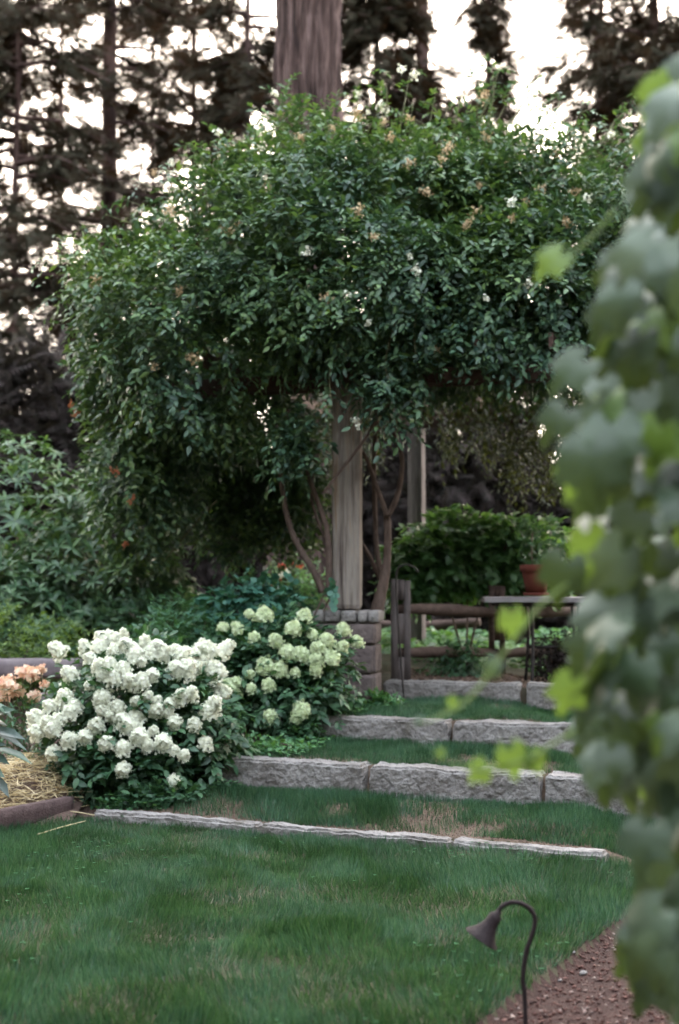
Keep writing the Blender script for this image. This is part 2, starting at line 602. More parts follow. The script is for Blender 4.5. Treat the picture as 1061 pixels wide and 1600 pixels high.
def region(x, y):
    d = [dline(i, x, y) for i in range(4)]
    reg = np.zeros(x.shape, int)                                   # 0 ground
    insteps = (x > left_edge(y)) & (x < 2.4)
    reg[(d[0] < .1) & (x < path_x(y)) & (timber_side(x, y) < 0) & (y > 2) & (x > -9)] = 1          # lawn
    reg[(x >= path_x(y)) & (y < 9.5) & (y > -3) & (x < path_x(y) + 3.5) & ~((d[0] > .1) & insteps)] = 2   # path
    reg[insteps & (d[0] >= .1) & (d[3] < .1)] = 3                 # grass treads
    reg[(d[0] >= .1) & ~insteps & (x < .5) & (x > -6) & (y < 15)] = 4   # beds
    reg[(timber_side(x, y) >= 0) & (y > 5) & (y < 12) & (x > -5) & (x < -1)] = 4
    return reg


def axis(a, b, step, lo, hi):
    mid = list(np.arange(a, b + 1e-6, step))
    s, out, q = step, [], a
    while q > lo:
        s *= 1.35
        q -= s
        out.append(q)
    s, out2, q = step, [], b
    while q < hi:
        s *= 1.35
        q += s
        out2.append(q)
    return np.array(out[::-1] + mid + out2)


xs, ys = axis(-3.6, 3.0, .045, -260, 260), axis(4.3, 13.4, .045, -60, 420)
X, Y = np.meshgrid(xs, ys)
Z = ground_z(X, Y)
GV = np.stack([X.ravel(), Y.ravel(), Z.ravel()], 1)
nx_, ny_ = len(xs), len(ys)
I, J = np.meshgrid(np.arange(nx_ - 1), np.arange(ny_ - 1))
A0 = (J * nx_ + I).ravel()
QF = np.stack([A0, A0 + 1, A0 + nx_ + 1, A0 + nx_], 1)
qc = GV[QF].mean(1)
reg = region(qc[:, 0], qc[:, 1])
for code, nm, mt in ((0, 'ground', 'forest'), (1, 'lawn', 'turf_soil'), (2, 'gravel_path', 'gravel_bed'), (3, 'grass_terraces', 'tread_soil'), (4, 'planting_bed', 'soil')):
    f = QF[reg == code]
    u, inv = np.unique(f, return_inverse=True)
    tag(mesh_np(nm, GV[u], inv.reshape(-1, 4), M[mt], None, True), kind='structure')


def gz(x, y):
    return float(ground_z(np.array([x]), np.array([y]))[0])


# ------------------------------------------------------------------ grass
BLADE = (np.array([(-.5, 0, 0), (.5, 0, 0), (-.36, .5, .06), (.36, .5, .06), (0, 1, .28)], float),
         np.array([(0, 1, 3), (0, 3, 2), (2, 3, 4)]))


def blades(rng, x, y, hgt, wid, lean, comb):
    n = len(x)
    z = ground_z(x, y) - .004
    p = np.stack([x, y, z], 1)
    q = np.stack([x, y, 0 * x], 1)
    a = (vnoise(q, 1.3, 21) * 2 + vnoise(q, 3.5, 22)) * 2 * math.pi * comb + rng.uniform(-1.2, 1.2, n)
    d = np.stack([np.cos(a) * lean, np.sin(a) * lean, np.ones(n)], 1) + rng.normal(0, .22, (n, 3))
    d[:, 2] = np.abs(d[:, 2]) + .25
    az = rng.uniform(0, 2 * math.pi, n)
    side = np.stack([np.cos(az), np.sin(az), 0 * az], 1)
    bend = nrm(np.stack([d[:, 0], d[:, 1], 0 * az], 1)) * .8 + side * .5
    return inst(BLADE, p, frames(d, -np.cross(np.cross(d, bend), d)), np.stack([wid, hgt, hgt], 1))


rng = np.random.default_rng(5)
n = 420000
x = rng.uniform(-3.2, 2.2, n)
y = 4.5 + (9.9 - 4.5) * rng.uniform(0, 1, n) ** 1.15
k = region(x, y) == 1
k &= (dline(0, x, y) < -.0)
q = np.stack([x, y, 0 * x], 1)
k &= rng.uniform(size=n) < .30 + 1.1 * vnoise(q, 2.2, 31)
k &= np.abs(x) < .30 * y + .55
x, y, q = x[k], y[k], q[k]
m = len(x)
hg = (.018 + .030 * vnoise(q, 1.6, 33) + .034 * vnoise(q, 7, 34)) * rng.uniform(.5, 1.4, m)
V, F = blades(rng, x, y, hg, rng.uniform(.0026, .0050, m), .8, .9)
tag(mesh_np('lawn_grass', V, F, M['grass']), 'mown green lawn grass in soft combed tufts across the foreground', 'grass', kind='stuff')

n = 260000
x, y = rng.uniform(-1.9, 2.4, n), rng.uniform(8, 13, n)
q = np.stack([x, y, 0 * x], 1)
k = (region(x, y) == 3)
pr = np.zeros(n)
for i in range(3):
    dA, dB = dline(i, x, y), -dline(i + 1, x, y)
    mask = (dA > .17) & (dB > -.02)
    back = smooth(.10, .45, dA + (vnoise(q, 2.3, 40 + i) - .5) * .9)
    nb = smooth(.42, .58, vnoise(q, 1.5, 50 + i) * .6 + vnoise(q, 4.5, 60 + i) * .4 + (.26 if i == 2 else (.17 if i == 1 else .15)))
    pr = np.where(mask, np.clip((.25 + .75 * back) * (.16 + .9 * nb), 0, 1), pr)
k &= rng.uniform(size=n) < pr
x, y, q = x[k], y[k], q[k]
m = len(x)
hg = (.028 + .055 * vnoise(q, 1.9, 36)) * rng.uniform(.6, 1.3, m)
V, F = blades(rng, x, y, hg, rng.uniform(.003, .005, m), .6, 1.0)
tag(mesh_np('terrace_grass', V, F, M['grass']), 'patchy green grass growing on the treads between the granite risers', 'grass', kind='stuff')

n = 2600
x, y = rng.uniform(-2.6, 1.9, n), rng.uniform(4.6, 9.6, n)
q = np.stack([x, y, 0 * x], 1)
k = (region(x, y) == 1) & (rng.uniform(size=n) < .5) & (vnoise(q, 2.0, 71) + .25 * (x > .3) + .2 * (x < -1.2) > .72)
x, y = x[k], y[k]
tri = []
p0 = np.stack([x, y, ground_z(x, y) + rng.uniform(.03, .05, len(x))], 1)
acc = Acc()
for j in range(3):
    a = rng.uniform(0, .6, len(x)) + j * 2.09
    d = np.stack([np.cos(a), np.sin(a), .15 + 0 * a], 1)
    acc.add(*inst(leaf_round(), p0, frames(d, np.tile([0, 0, 1.], (len(x), 1))), rng.uniform(.010, .016, len(x))))
tag(acc.build('clover', M['clover']), 'small clover leaves scattered through the lawn', 'clover', kind='stuff')


# ------------------------------------------------------------------ gravel, bark, straw
def chips(rng, x, y, s, flat, zoff=0.0):
    V = np.array([(1, 0, 0), (-.8, .5, 0), (-.5, -.8, 0), (.1, .2, .8), (0, 0, -.5)], float)
    Fc = np.array([(0, 1, 3), (1, 2, 3), (2, 0, 3), (1, 0, 4), (2, 1, 4), (0, 2, 4)])
    p = np.stack([x, y, ground_z(x, y) + s * .25 + zoff], 1)
    n = len(x)
    return inst((V, Fc), p, frames(rand_unit(rng, n) * [1, 1, .4], np.tile([0, 0, 1.], (n, 1)) + rng.normal(0, .35, (n, 3))),
                np.stack([s * rng.uniform(.6, 1.4, n), s * rng.uniform(.5, 1.1, n), s * flat], 1))


n = 60000
x, y = rng.uniform(.2, 3.4, n), rng.uniform(4.4, 9.0, n)
k = (region(x, y) == 2) & (x > path_x(y) + .015)
x, y = x[k], y[k]
s = .0035 + .015 * rng.uniform(size=len(x)) ** 5
V, F = chips(rng, x, y, s, .7)
tag(mesh_np('path_gravel', V, F, M['stone_bits']), 'reddish brown crushed gravel with pale flecks on the path', 'gravel', kind='stuff')
for (px, py, sc) in ((912, 1513, .016), (875, 1523, .010), (897, 1491, .009)):
    Yd = (CAM_H + .045) * FPX / (py - HOR)
    p = P(px, py, Yd)
    bm = rough_block((sc * 2.2, sc * 1.5, sc * 1.2), sc * .5, sc * .25, px, 40, (p[0], p[1], gz(p[0], p[1]) + sc * .4), .5, bev=sc * .35)
    lab = {912: 'largest pale pebble lying on the reddish path', 875: 'small grey pebble just left of the largest pale pebble', 897: 'small pale pebble near the lawn edge, above the largest pebble'}[px]
    tag(mesh_bm('pebble', bm, M['granite'], None, True), lab, 'pebble', 'pebbles on the path')

n = 5000
x, y = rng.uniform(.6, 2.6, n), rng.uniform(12.45, 14.2, n)
k = dline(3, x, y) > .22
x, y = x[k], y[k]
V, F = chips(rng, x, y, rng.uniform(.012, .032, len(x)), .35)
tag(mesh_np('bark_mulch', V, F, M['chip']), 'reddish bark chips on the upper terrace behind the top granite step', 'bark mulch', kind='stuff')
n = 30000
x, y = rng.uniform(-2.6, 2.0, n), rng.uniform(8.2, 11.6, n)
k = (region(x, y) == 4) | (region(x, y) == 3)
x, y = x[k], y[k]
V, F = chips(rng, x, y, rng.uniform(.003, .010, len(x)), .5)
tag(mesh_np('soil_crumbs', V, F, M['chip']), 'brown soil crumbs and bark bits on the bed and on bare patches of the treads', 'mulch', kind='stuff')

n = 5200
cxs, cys = -2.16, 9.78
x = cxs + rng.normal(0, .27, n)
y = cys + rng.normal(-.05, .33, n)
k = (timber_side(x, y) > .1) & (x > -3.2)
x, y = x[k], y[k]
m = len(x)
mound = .30 * np.exp(-(((x - cxs) / .34) ** 2 + ((y - cys - .12) / .42) ** 2))
p = np.stack([x, y, ground_z(x, y) + mound * rng.uniform(.3, 1.05, m) + .01], 1)
a = rng.uniform(0, 2 * math.pi, m)
d = np.stack([np.cos(a), np.sin(a), rng.normal(0, .22, m)], 1)
L = rng.uniform(.06, .26, m)
V, F = inst((np.array([(-.5, -.5, 0), (.5, -.5, 0), (.5, 0, .03), (-.5, 0, .03), (.4, .5, 0), (-.4, .5, 0)], float), np.array([(0, 1, 2), (0, 2, 3), (3, 2, 4), (3, 4, 5)])),
            p, frames(d, np.tile([0, 0, 1.], (m, 1)) + rng.normal(0, .5, (m, 3))), np.stack([rng.uniform(.003, .006, m), L, L], 1))
tag(mesh_np('straw_mulch', V, F, M['straw']), 'heap of pale yellow straw mulch behind the timber edging', 'straw', kind='stuff')
# a mound of soil under the straw
acc = Acc()
gx, gy = np.meshgrid(np.linspace(-3.2, -1.75, 40), np.linspace(8.6, 10.9, 50))
gzv = ground_z(gx, gy) + .27 * np.exp(-(((gx - cxs) / .34) ** 2 + ((gy - cys - .12) / .42) ** 2)) - .012
ii, jj = np.meshgrid(np.arange(39), np.arange(49))
a0 = (jj * 40 + ii).ravel()
tag(mesh_np('bed_mound', np.stack([gx.ravel(), gy.ravel(), gzv.ravel()], 1), np.stack([a0, a0 + 1, a0 + 41, a0 + 40], 1), M['soil'], None, True), kind='structure')
for i, (pa, pb, lab) in enumerate((((73, 1238), (140, 1253), 'long loose straw stalk lying on the bare soil by the bush'),
                                   ((88, 1262), (158, 1272), 'straw stalk lying across the corner of the timber edging'),
                                   ((58, 1300), (134, 1279), 'straw stalk dropped on the lawn before the timber edging'))):
    pts = []
    for (px, py) in (pa, ((pa[0] + pb[0]) / 2, (pa[1] + pb[1]) / 2 - 1), pb):
        z0 = .0
        for _ in range(4):
            Yd = (CAM_H - z0 - .03) * FPX / (py - HOR)
            pp = P(px, py, Yd)
            z0 = gz(pp[0], pp[1])
        pts.append((pp[0], pp[1], z0 + .03))
    acc = Acc()
    tube(acc, pts, [.004, .004, .0025], 6, 5)
    tag(acc.build('straw_stalk', M['straw']), lab, 'straw', 'loose straw stalks')

# ------------------------------------------------------------------ granite steps
STONES = [
    (0, .09, [(148, 401), (406, 698), (704, 938)], .13,
     ['thin granite kerb at the left end of the lawn edge, nearest the white hydrangea', 'thin granite kerb in the middle of the lawn edge', 'thin granite kerb at the right end of the lawn edge, tapering to the path'], 'granite kerbs along the lawn'),
    (1, .30, [(348, 565), (575, 840), (849, 1065)], .22,
     ['left granite riser of the second step, beginning beside the hydrangea leaves', 'middle granite riser of the second step, between two dark joints', 'right granite riser of the second step, partly behind the hanging vine'], 'granite risers of the garden steps'),
    (2, .27, [(486, 697), (706, 942), (952, 1060)], .22,
     ['left granite riser of the third step, starting below the stone pillar', 'granite riser of the third step, right of its dark joint', 'short granite riser at the far right of the third step, behind the vine'], 'granite risers of the garden steps'),
    (3, .24, [(600, 811), (821, 955)], .22,
     ['granite riser of the top step in front of the grey fence post', 'granite riser of the top step below the potted plant table'], 'granite risers of the garden steps')]
sd_ = 3
for (li, H, spans, D, labs, grp) in STONES:
    (ax, ay), (bx, by), _ = LINES[li]
    ang = math.atan2(by - ay, bx - ax)
    ztop = sum(l[2] for l in LINES[:li + 1]) + (.015 if li else -.012)
    for (pa, pb), lab in zip(spans, labs):
        ends = []
        for px in (pa, pb):
            t = (px - CX) / FPX
            # intersection of the vertical plane x = t*y with the line
            s_ = (t * ay - ax) / ((bx - ax) - t * (by - ay))
            ends.append((ax + s_ * (bx - ax), ay + s_ * (by - ay)))
        (x0, y0), (x1, y1) = ends
        Ls = math.hypot(x1 - x0, y1 - y0)
        nx, ny = -math.sin(ang), math.cos(ang)
        c = ((x0 + x1) / 2 + nx * D / 2, (y0 + y1) / 2 + ny * D / 2, ztop - H / 2)
        sd_ += 1
        rise = 0 if li else random.Random(sd_).uniform(-.006, .006)
        bm = rough_block((Ls, D, H), .018, .012 if li else .010, sd_, 9, c, ang + (0 if li else rise), bev=.014)
        tag(mesh_bm('granite_kerb' if li == 0 else 'granite_step', bm, M['granite'], None, False), lab, 'kerb' if li == 0 else 'step stone', grp)

# timber edging of the straw bed, low slabs behind it
bm = rough_block((2.6, .09, .16), .05, .003, 5, 5, (-1.80 - 1.27 * .504 - .03, 9.62 - 1.27 * .864, .045), math.atan2(.864, .504), bev=.006)
tag(mesh_bm('timber_edging', bm, M['sleeper'], None, True), 'brown timber board edging the straw covered bed beside the lawn', 'garden edging')
pa, pb = P(-120, 1040, 12.0), P(122, 1040, 11.8)
bm = rough_block((pb[0] - pa[0], .25, .16), .05, .006, 8, 5, ((pa[0] + pb[0]) / 2, 12.0, pa[2] - .02), -.08)
tag(mesh_bm('stone_edging', bm, M['slab'], None, True), 'purplish grey stone edging at far left below the lime green shrub', 'garden edging')
pc = P(100, 1088, 11.0)
bm = rough_block((.5, .2, .16), .04, .012, 9, 6, (pc[0] + .03, 11.0, pc[2] - .05), -.2)
tag(mesh_bm('stone_edging', bm, M['slab'], None, True), 'short purplish stone between the salmon flowers and the white hydrangea', 'garden edging')

# ------------------------------------------------------------------ pillar and arbour
STEP_A = math.atan2(-.36, 1.0)
PILX, PILY = .085, 12.12
PIL_A = -.13
pil = empty('stone_pillar', (PILX, PILY, .42), 'squat brown fieldstone pillar with grey coping, below the wooden post', 'pillar')
acc_rows = [(.42, .30), (.62, .24), (.82, .22), (1.02, .20)]
bm = rough_block((.43, .43, .82), .06, .004, 2, 5, (PILX, PILY, .42 + .39), PIL_A)
mesh_bm('core', bm, M['mortar'], pil)
rg = random.Random(4)
stones = bmesh.new()
z = .36
row = 0
while z < 1.18:
    hh = min(rg.uniform(.17, .25), 1.205 - z)
    if hh < .08:
        break
    for side in range(4):
        sa = PIL_A + side * math.pi / 2
        u = -.235
        while u < .23:
            ln = rg.uniform(.15, .27)
            if .235 - (u + ln) < .1:
                ln = .235 - u
            lx, ly = u + ln / 2, -.235 + .02
            wx = PILX + lx * math.cos(sa) - ly * math.sin(sa)
            wy = PILY + lx * math.sin(sa) + ly * math.cos(sa)
            b = rough_block((ln - .008, .075, hh - .008), .028, .006, rg.randint(1, 99), 9, (wx, wy, z + hh / 2), sa, bev=.006)
            me = bpy.data.meshes.new('t')
            b.to_mesh(me)
            b.free()
            stones.from_mesh(me)
            bpy.data.meshes.remove(me)
            u += ln
    z += hh
mesh_bm('stonework', stones, M['fieldstone'], pil, True)
caps = [(-.285, -.185), (-.18, -.055), (-.048, .085), (.092, .175), (.182, .275)]
for i, (u0, u1) in enumerate(caps):
    lx = (u0 + u1) / 2
    wx, wy = PILX + lx * math.cos(PIL_A), PILY + lx * math.sin(PIL_A)
    bm = rough_block((u1 - u0, .48, .10), .025, .004, 20 + i, 8, (wx, wy, 1.26), PIL_A, bev=.006)
    mesh_bm('coping_stone', bm, M['granite'], pil, True)

PE = np.array([math.cos(STEP_A), math.sin(STEP_A)])     # along the arbour front
PN = np.array([-math.sin(STEP_A) * .75, math.cos(STEP_A)])
PN /= np.linalg.norm(PN)
arb = empty('arbour', (PILX - .03, PILY, 1.31), 'weathered timber arbour post and shade-darkened beams carrying the climbing rose', 'arbour')
f0 = np.array([PILX - .02, PILY])
bm = rough_block((.25, .24, 2.0), .05, .005, 31, 4, (f0[0], f0[1], 2.31), STEP_A * .25, bev=.012)
mesh_bm('post', bm, M['post_wood'], arb, False)
rp = P(651, 800, 15.3)
for q_, h0 in (((rp[0], rp[1]), .6), ((f0 + PE * 2.35), .5), (np.array([rp[0], rp[1]]) + PE * 2.3, .6)):
    bm = rough_block((.175, .175, 3.3 - h0), .06, .004, 33, 4, (q_[0], q_[1], (3.3 + h0) / 2), STEP_A, bev=.01)
    mesh_bm('post', bm, M['grey_wood'], arb)
for off, zc in ((-.11, 3.28), (.11, 3.28)):
    cxy = f0 + PE * .45 + PN * off
    bm = rough_block((4.4, .06, .14), .08, .003, 35, 4, (cxy[0], cxy[1], zc - .02), STEP_A, bev=.006)
    mesh_bm('beam', bm, M['beam_wood'], arb)
cxy = np.array([rp[0], rp[1]]) + PE * .6
bm = rough_block((4.2, .08, .19), .08, .003, 36, 4, (cxy[0], cxy[1], 3.28), STEP_A, bev=.006)
mesh_bm('beam', bm, M['beam_wood'], arb)
for t in (-1.5, -.9, -.3, .3, .9, 1.5, 2.1):
    cxy = f0 + PE * (t + .3) + PN * 1.6
    bm = rough_block((.05, 4.0, .14), .1, .003, 37, 4, (cxy[0], cxy[1], 3.45), STEP_A * .75, bev=.006)
    mesh_bm('rafter', bm, M['beam_wood'], arb)

# ------------------------------------------------------------------ climbing rose
ELL = [((.25, 12.9, 4.45), (1.75, 1.55, 1.22)), ((-1.30, 12.5, 3.75), (1.05, 1.25, 1.05)), ((-1.78, 12.9, 2.85), (.48, .85, 1.15)),
       ((-1.0, 13.9, 2.75), (.75, .45, 1.15)), ((1.75, 12.9, 4.15), (1.25, 1.45, 1.12)), ((1.15, 13.0, 4.95), (1.15, 1.0, .72)),
       ((.05, 11.75, 4.0), (1.35, .75, .72)), ((1.5, 11.7, 3.95), (1.1, .7, .72)), ((.42, 11.5, 3.28), (.32, .28, .50)), ((-.35, 13.1, 4.9), (.8, .9, .75)),
       ((-.38, 11.75, 2.72), (.27, .2, .33)), ((2.1, 13.0, 4.85), (.85, .9, .75)), ((-.45, 13.9, 2.6), (.55, .4, .8)), ((1.6, 13.9, 4.2), (1.3, .6, .9))]
EC = np.array([e[0] for e in ELL])
ER = np.array([e[1] for e in ELL])


def ell_f(p):
    """smallest normalised radius over the lobes (<1: inside the canopy)"""
    d = (p[:, None, :] - EC[None]) / ER[None]
    return np.sqrt((d ** 2).sum(-1))


def canopy_points(rng, n, depth=.45):
    area = (ER[:, 0] * ER[:, 1] + ER[:, 1] * ER[:, 2] + ER[:, 0] * ER[:, 2])
    which = rng.choice(len(ELL), n, p=area / area.sum())
    u = rand_unit(rng, n)
    wob = 1 + .26 * (vnoise(u * 2 + which[:, None] * 9, 1.6, 81) - .5) * 2
    rr = wob - depth * rng.uniform(0, 1, n) ** 1.8 / ER[which].min(1)
    p = EC[which] + ER[which] * u * rr[:, None]
    nn = nrm(u / ER[which])
    f = ell_f(p)
    keep = np.ones(n, bool)
    for j in range(len(ELL)):
        keep &= (which == j) | (f[:, j] > 1 - .38 / ER[j].min())
    keep &= rng.uniform(size=n) < .25 + .85 * smooth(.30, .52, vnoise(p, 2.1, 85))
    # open beneath the arbour's beams
    under = (p[:, 2] < 3.34 - .14 * np.isin(which, (6, 7)) + .3 * (vnoise(p, 1.5, 83) - .5)) & (p[:, 0] > -.75) & ~np.isin(which, (2, 3, 8, 10, 12))
    keep &= ~under
    keep &= ~np.isin(which, (8, 10)) | (rng.uniform(size=n) < .75)
    keep &= (which != 11) | (rng.uniform(size=n) < .45)
    keep &= (which != 12) | (rng.uniform(size=n) < .75)
    return p[keep], nn[keep]


def sprays(rng, p, nn, leaf, nl, length, size, droop=.5, T=None, out=.8):
    """leafy shoots: nl leaves set alternately along each shoot"""
    N = len(p)
    d = nrm(nn * out + np.array([0, 0, -droop]) + rng.normal(0, .55, (N, 3)))
    side = nrm(np.cross(d, np.array([0, 0, 1.0])) + 1e-3)
    up = nrm(np.cross(side, d))
    L = length * rng.uniform(.55, 1.3, N)
    acc = Acc()
    for i in range(nl):
        t = (i + .6) / nl
        sgn = 1 if i % 2 else -1
        pos = p + d * (L * (t - .35))[:, None] + np.array([0, 0, -1.0]) * (L * .30 * t * t)[:, None]
        ld = nrm(d * (.45 + .5 * t) + side * sgn * (.9 - .4 * t) + rng.normal(0, .28, (N, 3)) + np.array([0, 0, -.16]))
        ln = nrm(up * .6 + nn * .55 + np.array([0, 0, .5]) + rng.normal(0, .38, (N, 3)))
        acc.add(*inst(T, pos, frames(ld, ln), size * rng.uniform(.5, 1.3, N)))
    return np.vstack(acc.V), np.vstack(acc.F)


rng = np.random.default_rng(11)
rose = empty('climbing_rose', P(592, 955, 12.3), 'huge dark green climbing rose mounded over the arbour, with spent and white blooms', 'climbing rose')
p, nn = canopy_points(rng, 40000)
V1, F1 = sprays(rng, p, nn, None, 8, .26, .074, .22, leaf_ovate(.24), .75)
# wispy shoots standing out of the top and left edge
tips = [(480, 150), (432, 142), (415, 185), (560, 148), (600, 150), (640, 118), (645, 160), (330, 225), (270, 260), (300, 262), (165, 335), (150, 470), (120, 560), (760, 95), (775, 140),
        (862, 150), (840, 120), (905, 215), (700, 165), (815, 170), (950, 220), (730, 190), (125, 650), (165, 720), (205, 815), (235, 900), (255, 880), (890, 180), (930, 195), (800, 130), (780, 110), (870, 170), (985, 235), (680, 150), (515, 165), (380, 195), (350, 200), (220, 285), (190, 310), (140, 400), (540, 560), (610, 600), (600, 640), (650, 560), (520, 640)]
pts_s, n_s = [], []
for (px, py) in tips:
    front = py > 500 and px > 400
    tip = P(px, py, 11.3 if front else 12.9)
    root = tip + (np.array([.05, .15, .55]) if front else nrm(np.array([.25, 12.9, 3.9]) - tip) * .75)
    mid = (tip + root) / 2 + rng.normal(0, .05, 3)
    tw = Acc()
    tube(tw, [root, mid, tip], [.008, .006, .003], 5, 4)
    tw.build('shoot', M['twig'], rose, True)
    for t in np.linspace(.1, 1.0, 9):
        b = root * (1 - t) + tip * t + rng.normal(0, .05 + .06 * (1 - t), 3)
        pts_s.append(b)
        n_s.append(nrm(tip - root))
for k in range(70):                       # wispy shoots all over the crown
    u = rand_unit(rng, 1)[0]
    u[2], u[1] = abs(u[2]) * .9 + .1, -abs(u[1]) * .7
    u = nrm(u)
    j = rng.choice([0, 1, 4, 5, 9, 11])
    root = EC[j] + ER[j] * u * .95
    tip = root + nrm(u * [1, 1, .6] + rng.normal(0, .35, 3) + [0, 0, .45]) * rng.uniform(.3, .62)
    mid = (root + tip) / 2 + np.array([0, 0, .06]) + rng.normal(0, .03, 3)
    tw = Acc()
    tube(tw, [root, mid, tip + [0, 0, -.04]], [.007, .005, .003], 5, 4)
    tw.build('shoot', M['twig'], rose, True)
    for t in np.linspace(.25, 1.0, 5):
        pts_s.append(root * (1 - t) + tip * t + rng.normal(0, .03, 3))
        n_s.append(nrm(tip - root))
V2, F2 = sprays(rng, np.array(pts_s), np.array(n_s), None, 7, .2, .062, .2, leaf_ovate(.23), .7)
acc = Acc()
acc.add(V1, F1)
acc.add(V2, F2)
acc.build('foliage', M['rose'], rose, True)
# rear curtain, thinner and yellower
n = 1500
p = np.stack([rng.uniform(-.2, 2.6, n), 14.6 + rng.normal(0, .25, n), rng.uniform(2.25, 3.6, n)], 1)
k = (p[:, 2] > 2.35 + .55 * ((p[:, 0] > .45) & (p[:, 0] < 1.05)) + .9 * vnoise(p, 1.4, 90) - .15 * (p[:, 0] > 1.7))
p = p[k]
V, F = sprays(rng, p, np.tile([0, -.6, -.3], (len(p), 1)), None, 7, .3, .07, .9, leaf_simple(.22), .5)
mesh_np('rear_foliage', V, F, M['rose_back'], rose, True)
# canes
CANES = [
    ([(588, 960), (596, 925), (604, 880), (606, 830), (604, 800)], [.062, .05, .036, .031, .030], 12.25),
    ([(605, 806), (590, 765), (572, 715), (552, 690), (520, 640)], [.024, .02, .017, .015, .012], 12.2),
    ([(606, 806), (622, 770), (628, 715), (613, 668), (600, 600)], [.026, .023, .022, .02, .018], 12.2),
    ([(598, 905), (589, 860), (586, 800), (585, 720), (590, 620)], [.028, .022, .021, .02, .018], 12.4),
    ([(594, 905), (577, 868), (562, 840), (560, 800), (566, 740)], [.022, .018, .016, .014, .012], 12.5),
    ([(505, 925), (490, 892), (462, 845), (446, 795), (438, 720), (450, 640)], [.034, .03, .026, .023, .02, .016], 12.0),
    ([(514, 930), (514, 870), (510, 825), (495, 780), (478, 735), (450, 680)], [.03, .027, .025, .022, .02, .016], 11.95),
    ([(512, 850), (494, 805), (486, 765), (500, 700)], [.015, .013, .012, .010], 12.0),
    ([(505, 770), (530, 738), (560, 700), (580, 670), (598, 630)], [.013, .013, .012, .012, .010], 11.8),
    ([(560, 655), (600, 622), (680, 600), (760, 590)], [.016, .014, .012, .01], 11.9),
    ]
for i, (pp, rr, yy) in enumerate(CANES):
    acc = Acc()
    tube(acc, [P(a, b, yy) for a, b in pp], rr, 9, 6, .10, i)
    acc.build('cane', M['cane'], rose, True)


def hit(px, py, cs=EC, rs=ER, grow=1.0):
    o = np.array([0, 0, CAM_H])
    d = ray(px, py)
    best = None
    for c, r in zip(cs, rs):
        r = r * grow
        oc, dd = (o - c) / r, d / r
        a, b, q = dd @ dd, 2 * oc @ dd, oc @ oc - 1
        D = b * b - 4 * a * q
        if D > 0:
            t = (-b - math.sqrt(D)) / (2 * a)
            if t > 0 and (best is None or t < best[0]):
                pt = o + d * t
                best = (t, pt, nrm((pt - c) / r / r))
    return best


PETAL4 = []
for j in range(4):
    a = j * math.pi / 2
    ca, sa = math.cos(a), math.sin(a)
    for (u, v_, z_) in ((0, 0, 0), (-.42, .45, .12), (0, 1.0, .02), (.42, .45, .12)):
        PETAL4.append((u * ca - v_ * sa, u * sa + v_ * ca, z_))
PETAL4 = (np.array(PETAL4, float), np.array([t for j in range(4) for t in ((4 * j, 4 * j + 3, 4 * j + 2), (4 * j, 4 * j + 2, 4 * j + 1))]))


def cluster_mesh(name, mat, seed, rx, rzz, nf, fs, loose=.15, lobes=0):
    """a domed head of many four petalled florets, axis +Z"""
    rg = np.random.default_rng(seed)
    u = rand_unit(rg, nf)
    u[:, 2] = np.where(u[:, 2] < -.35, -u[:, 2], u[:, 2])
    rad = 1 - loose * rg.uniform(0, 1, nf) ** .8
    lump_a = .34
    lump = 1 + lump_a * (vnoise(u * 3 + seed * 5, 1.3, seed) - .5) * 2
    p = u * (rad * lump)[:, None] * np.array([rx, rx, rzz])
    p[:, :2] *= (1 - .28 * np.clip(p[:, 2] / rzz, 0, 1))[:, None]
    nn = nrm(u / np.array([rx, rx, rzz]) + rg.normal(0, 2.6, (nf, 3)))
    V, F = inst(PETAL4, p, frames(nrm(rand_unit(rg, nf)), nn), fs * rg.uniform(.75, 1.2, nf))
    cv, cf = lathe([(0.001, -.35), (.6, -.3), (.88, 0), (.8, .45), (.5, .78), (0.001, .9)], 14)
    cu = nrm(cv)
    cl = 1 + lump_a * (vnoise(cu * 3 + seed * 5, 1.3, seed) - .5) * 2
    cv = cv * cl[:, None] * np.array([rx, rx, rzz]) * .93
    cv[:, :2] *= (1 - .28 * np.clip(cv[:, 2] / rzz, 0, 1))[:, None]
    me = mesh_np(name, np.vstack([V, cv]), np.vstack([F, cf + len(V)]), mat)
    d = me.data
    bpy.data.objects.remove(me)
    return d


def bloom_mesh(name, mat, seed, r, nf, fs):
    rg = np.random.default_rng(seed)
    u = rand_unit(rg, nf)
    p = u * r * rg.uniform(.25, 1.0, nf)[:, None] * [1.1, 1.0, .8]
    V, F = inst(PETAL4, p, frames(rand_unit(rg, nf), nrm(u + rg.normal(0, .6, (nf, 3)))), fs * rg.uniform(.6, 1.2, nf))
    me = mesh_np(name, V, F, mat)
    d = me.data
    bpy.data.objects.remove(me)
    return d


def child_copy(name, data, parent, world, quat=None, s=1.0):
    o = bpy.data.objects.new(name, data)
    COL.objects.link(o)
    o.parent = parent
    o.location = Vector(world) - parent.location
    if quat is not None:
        o.rotation_mode = 'QUATERNION'
        o.rotation_quaternion = quat
    o.scale = (s, s, s)
    return o


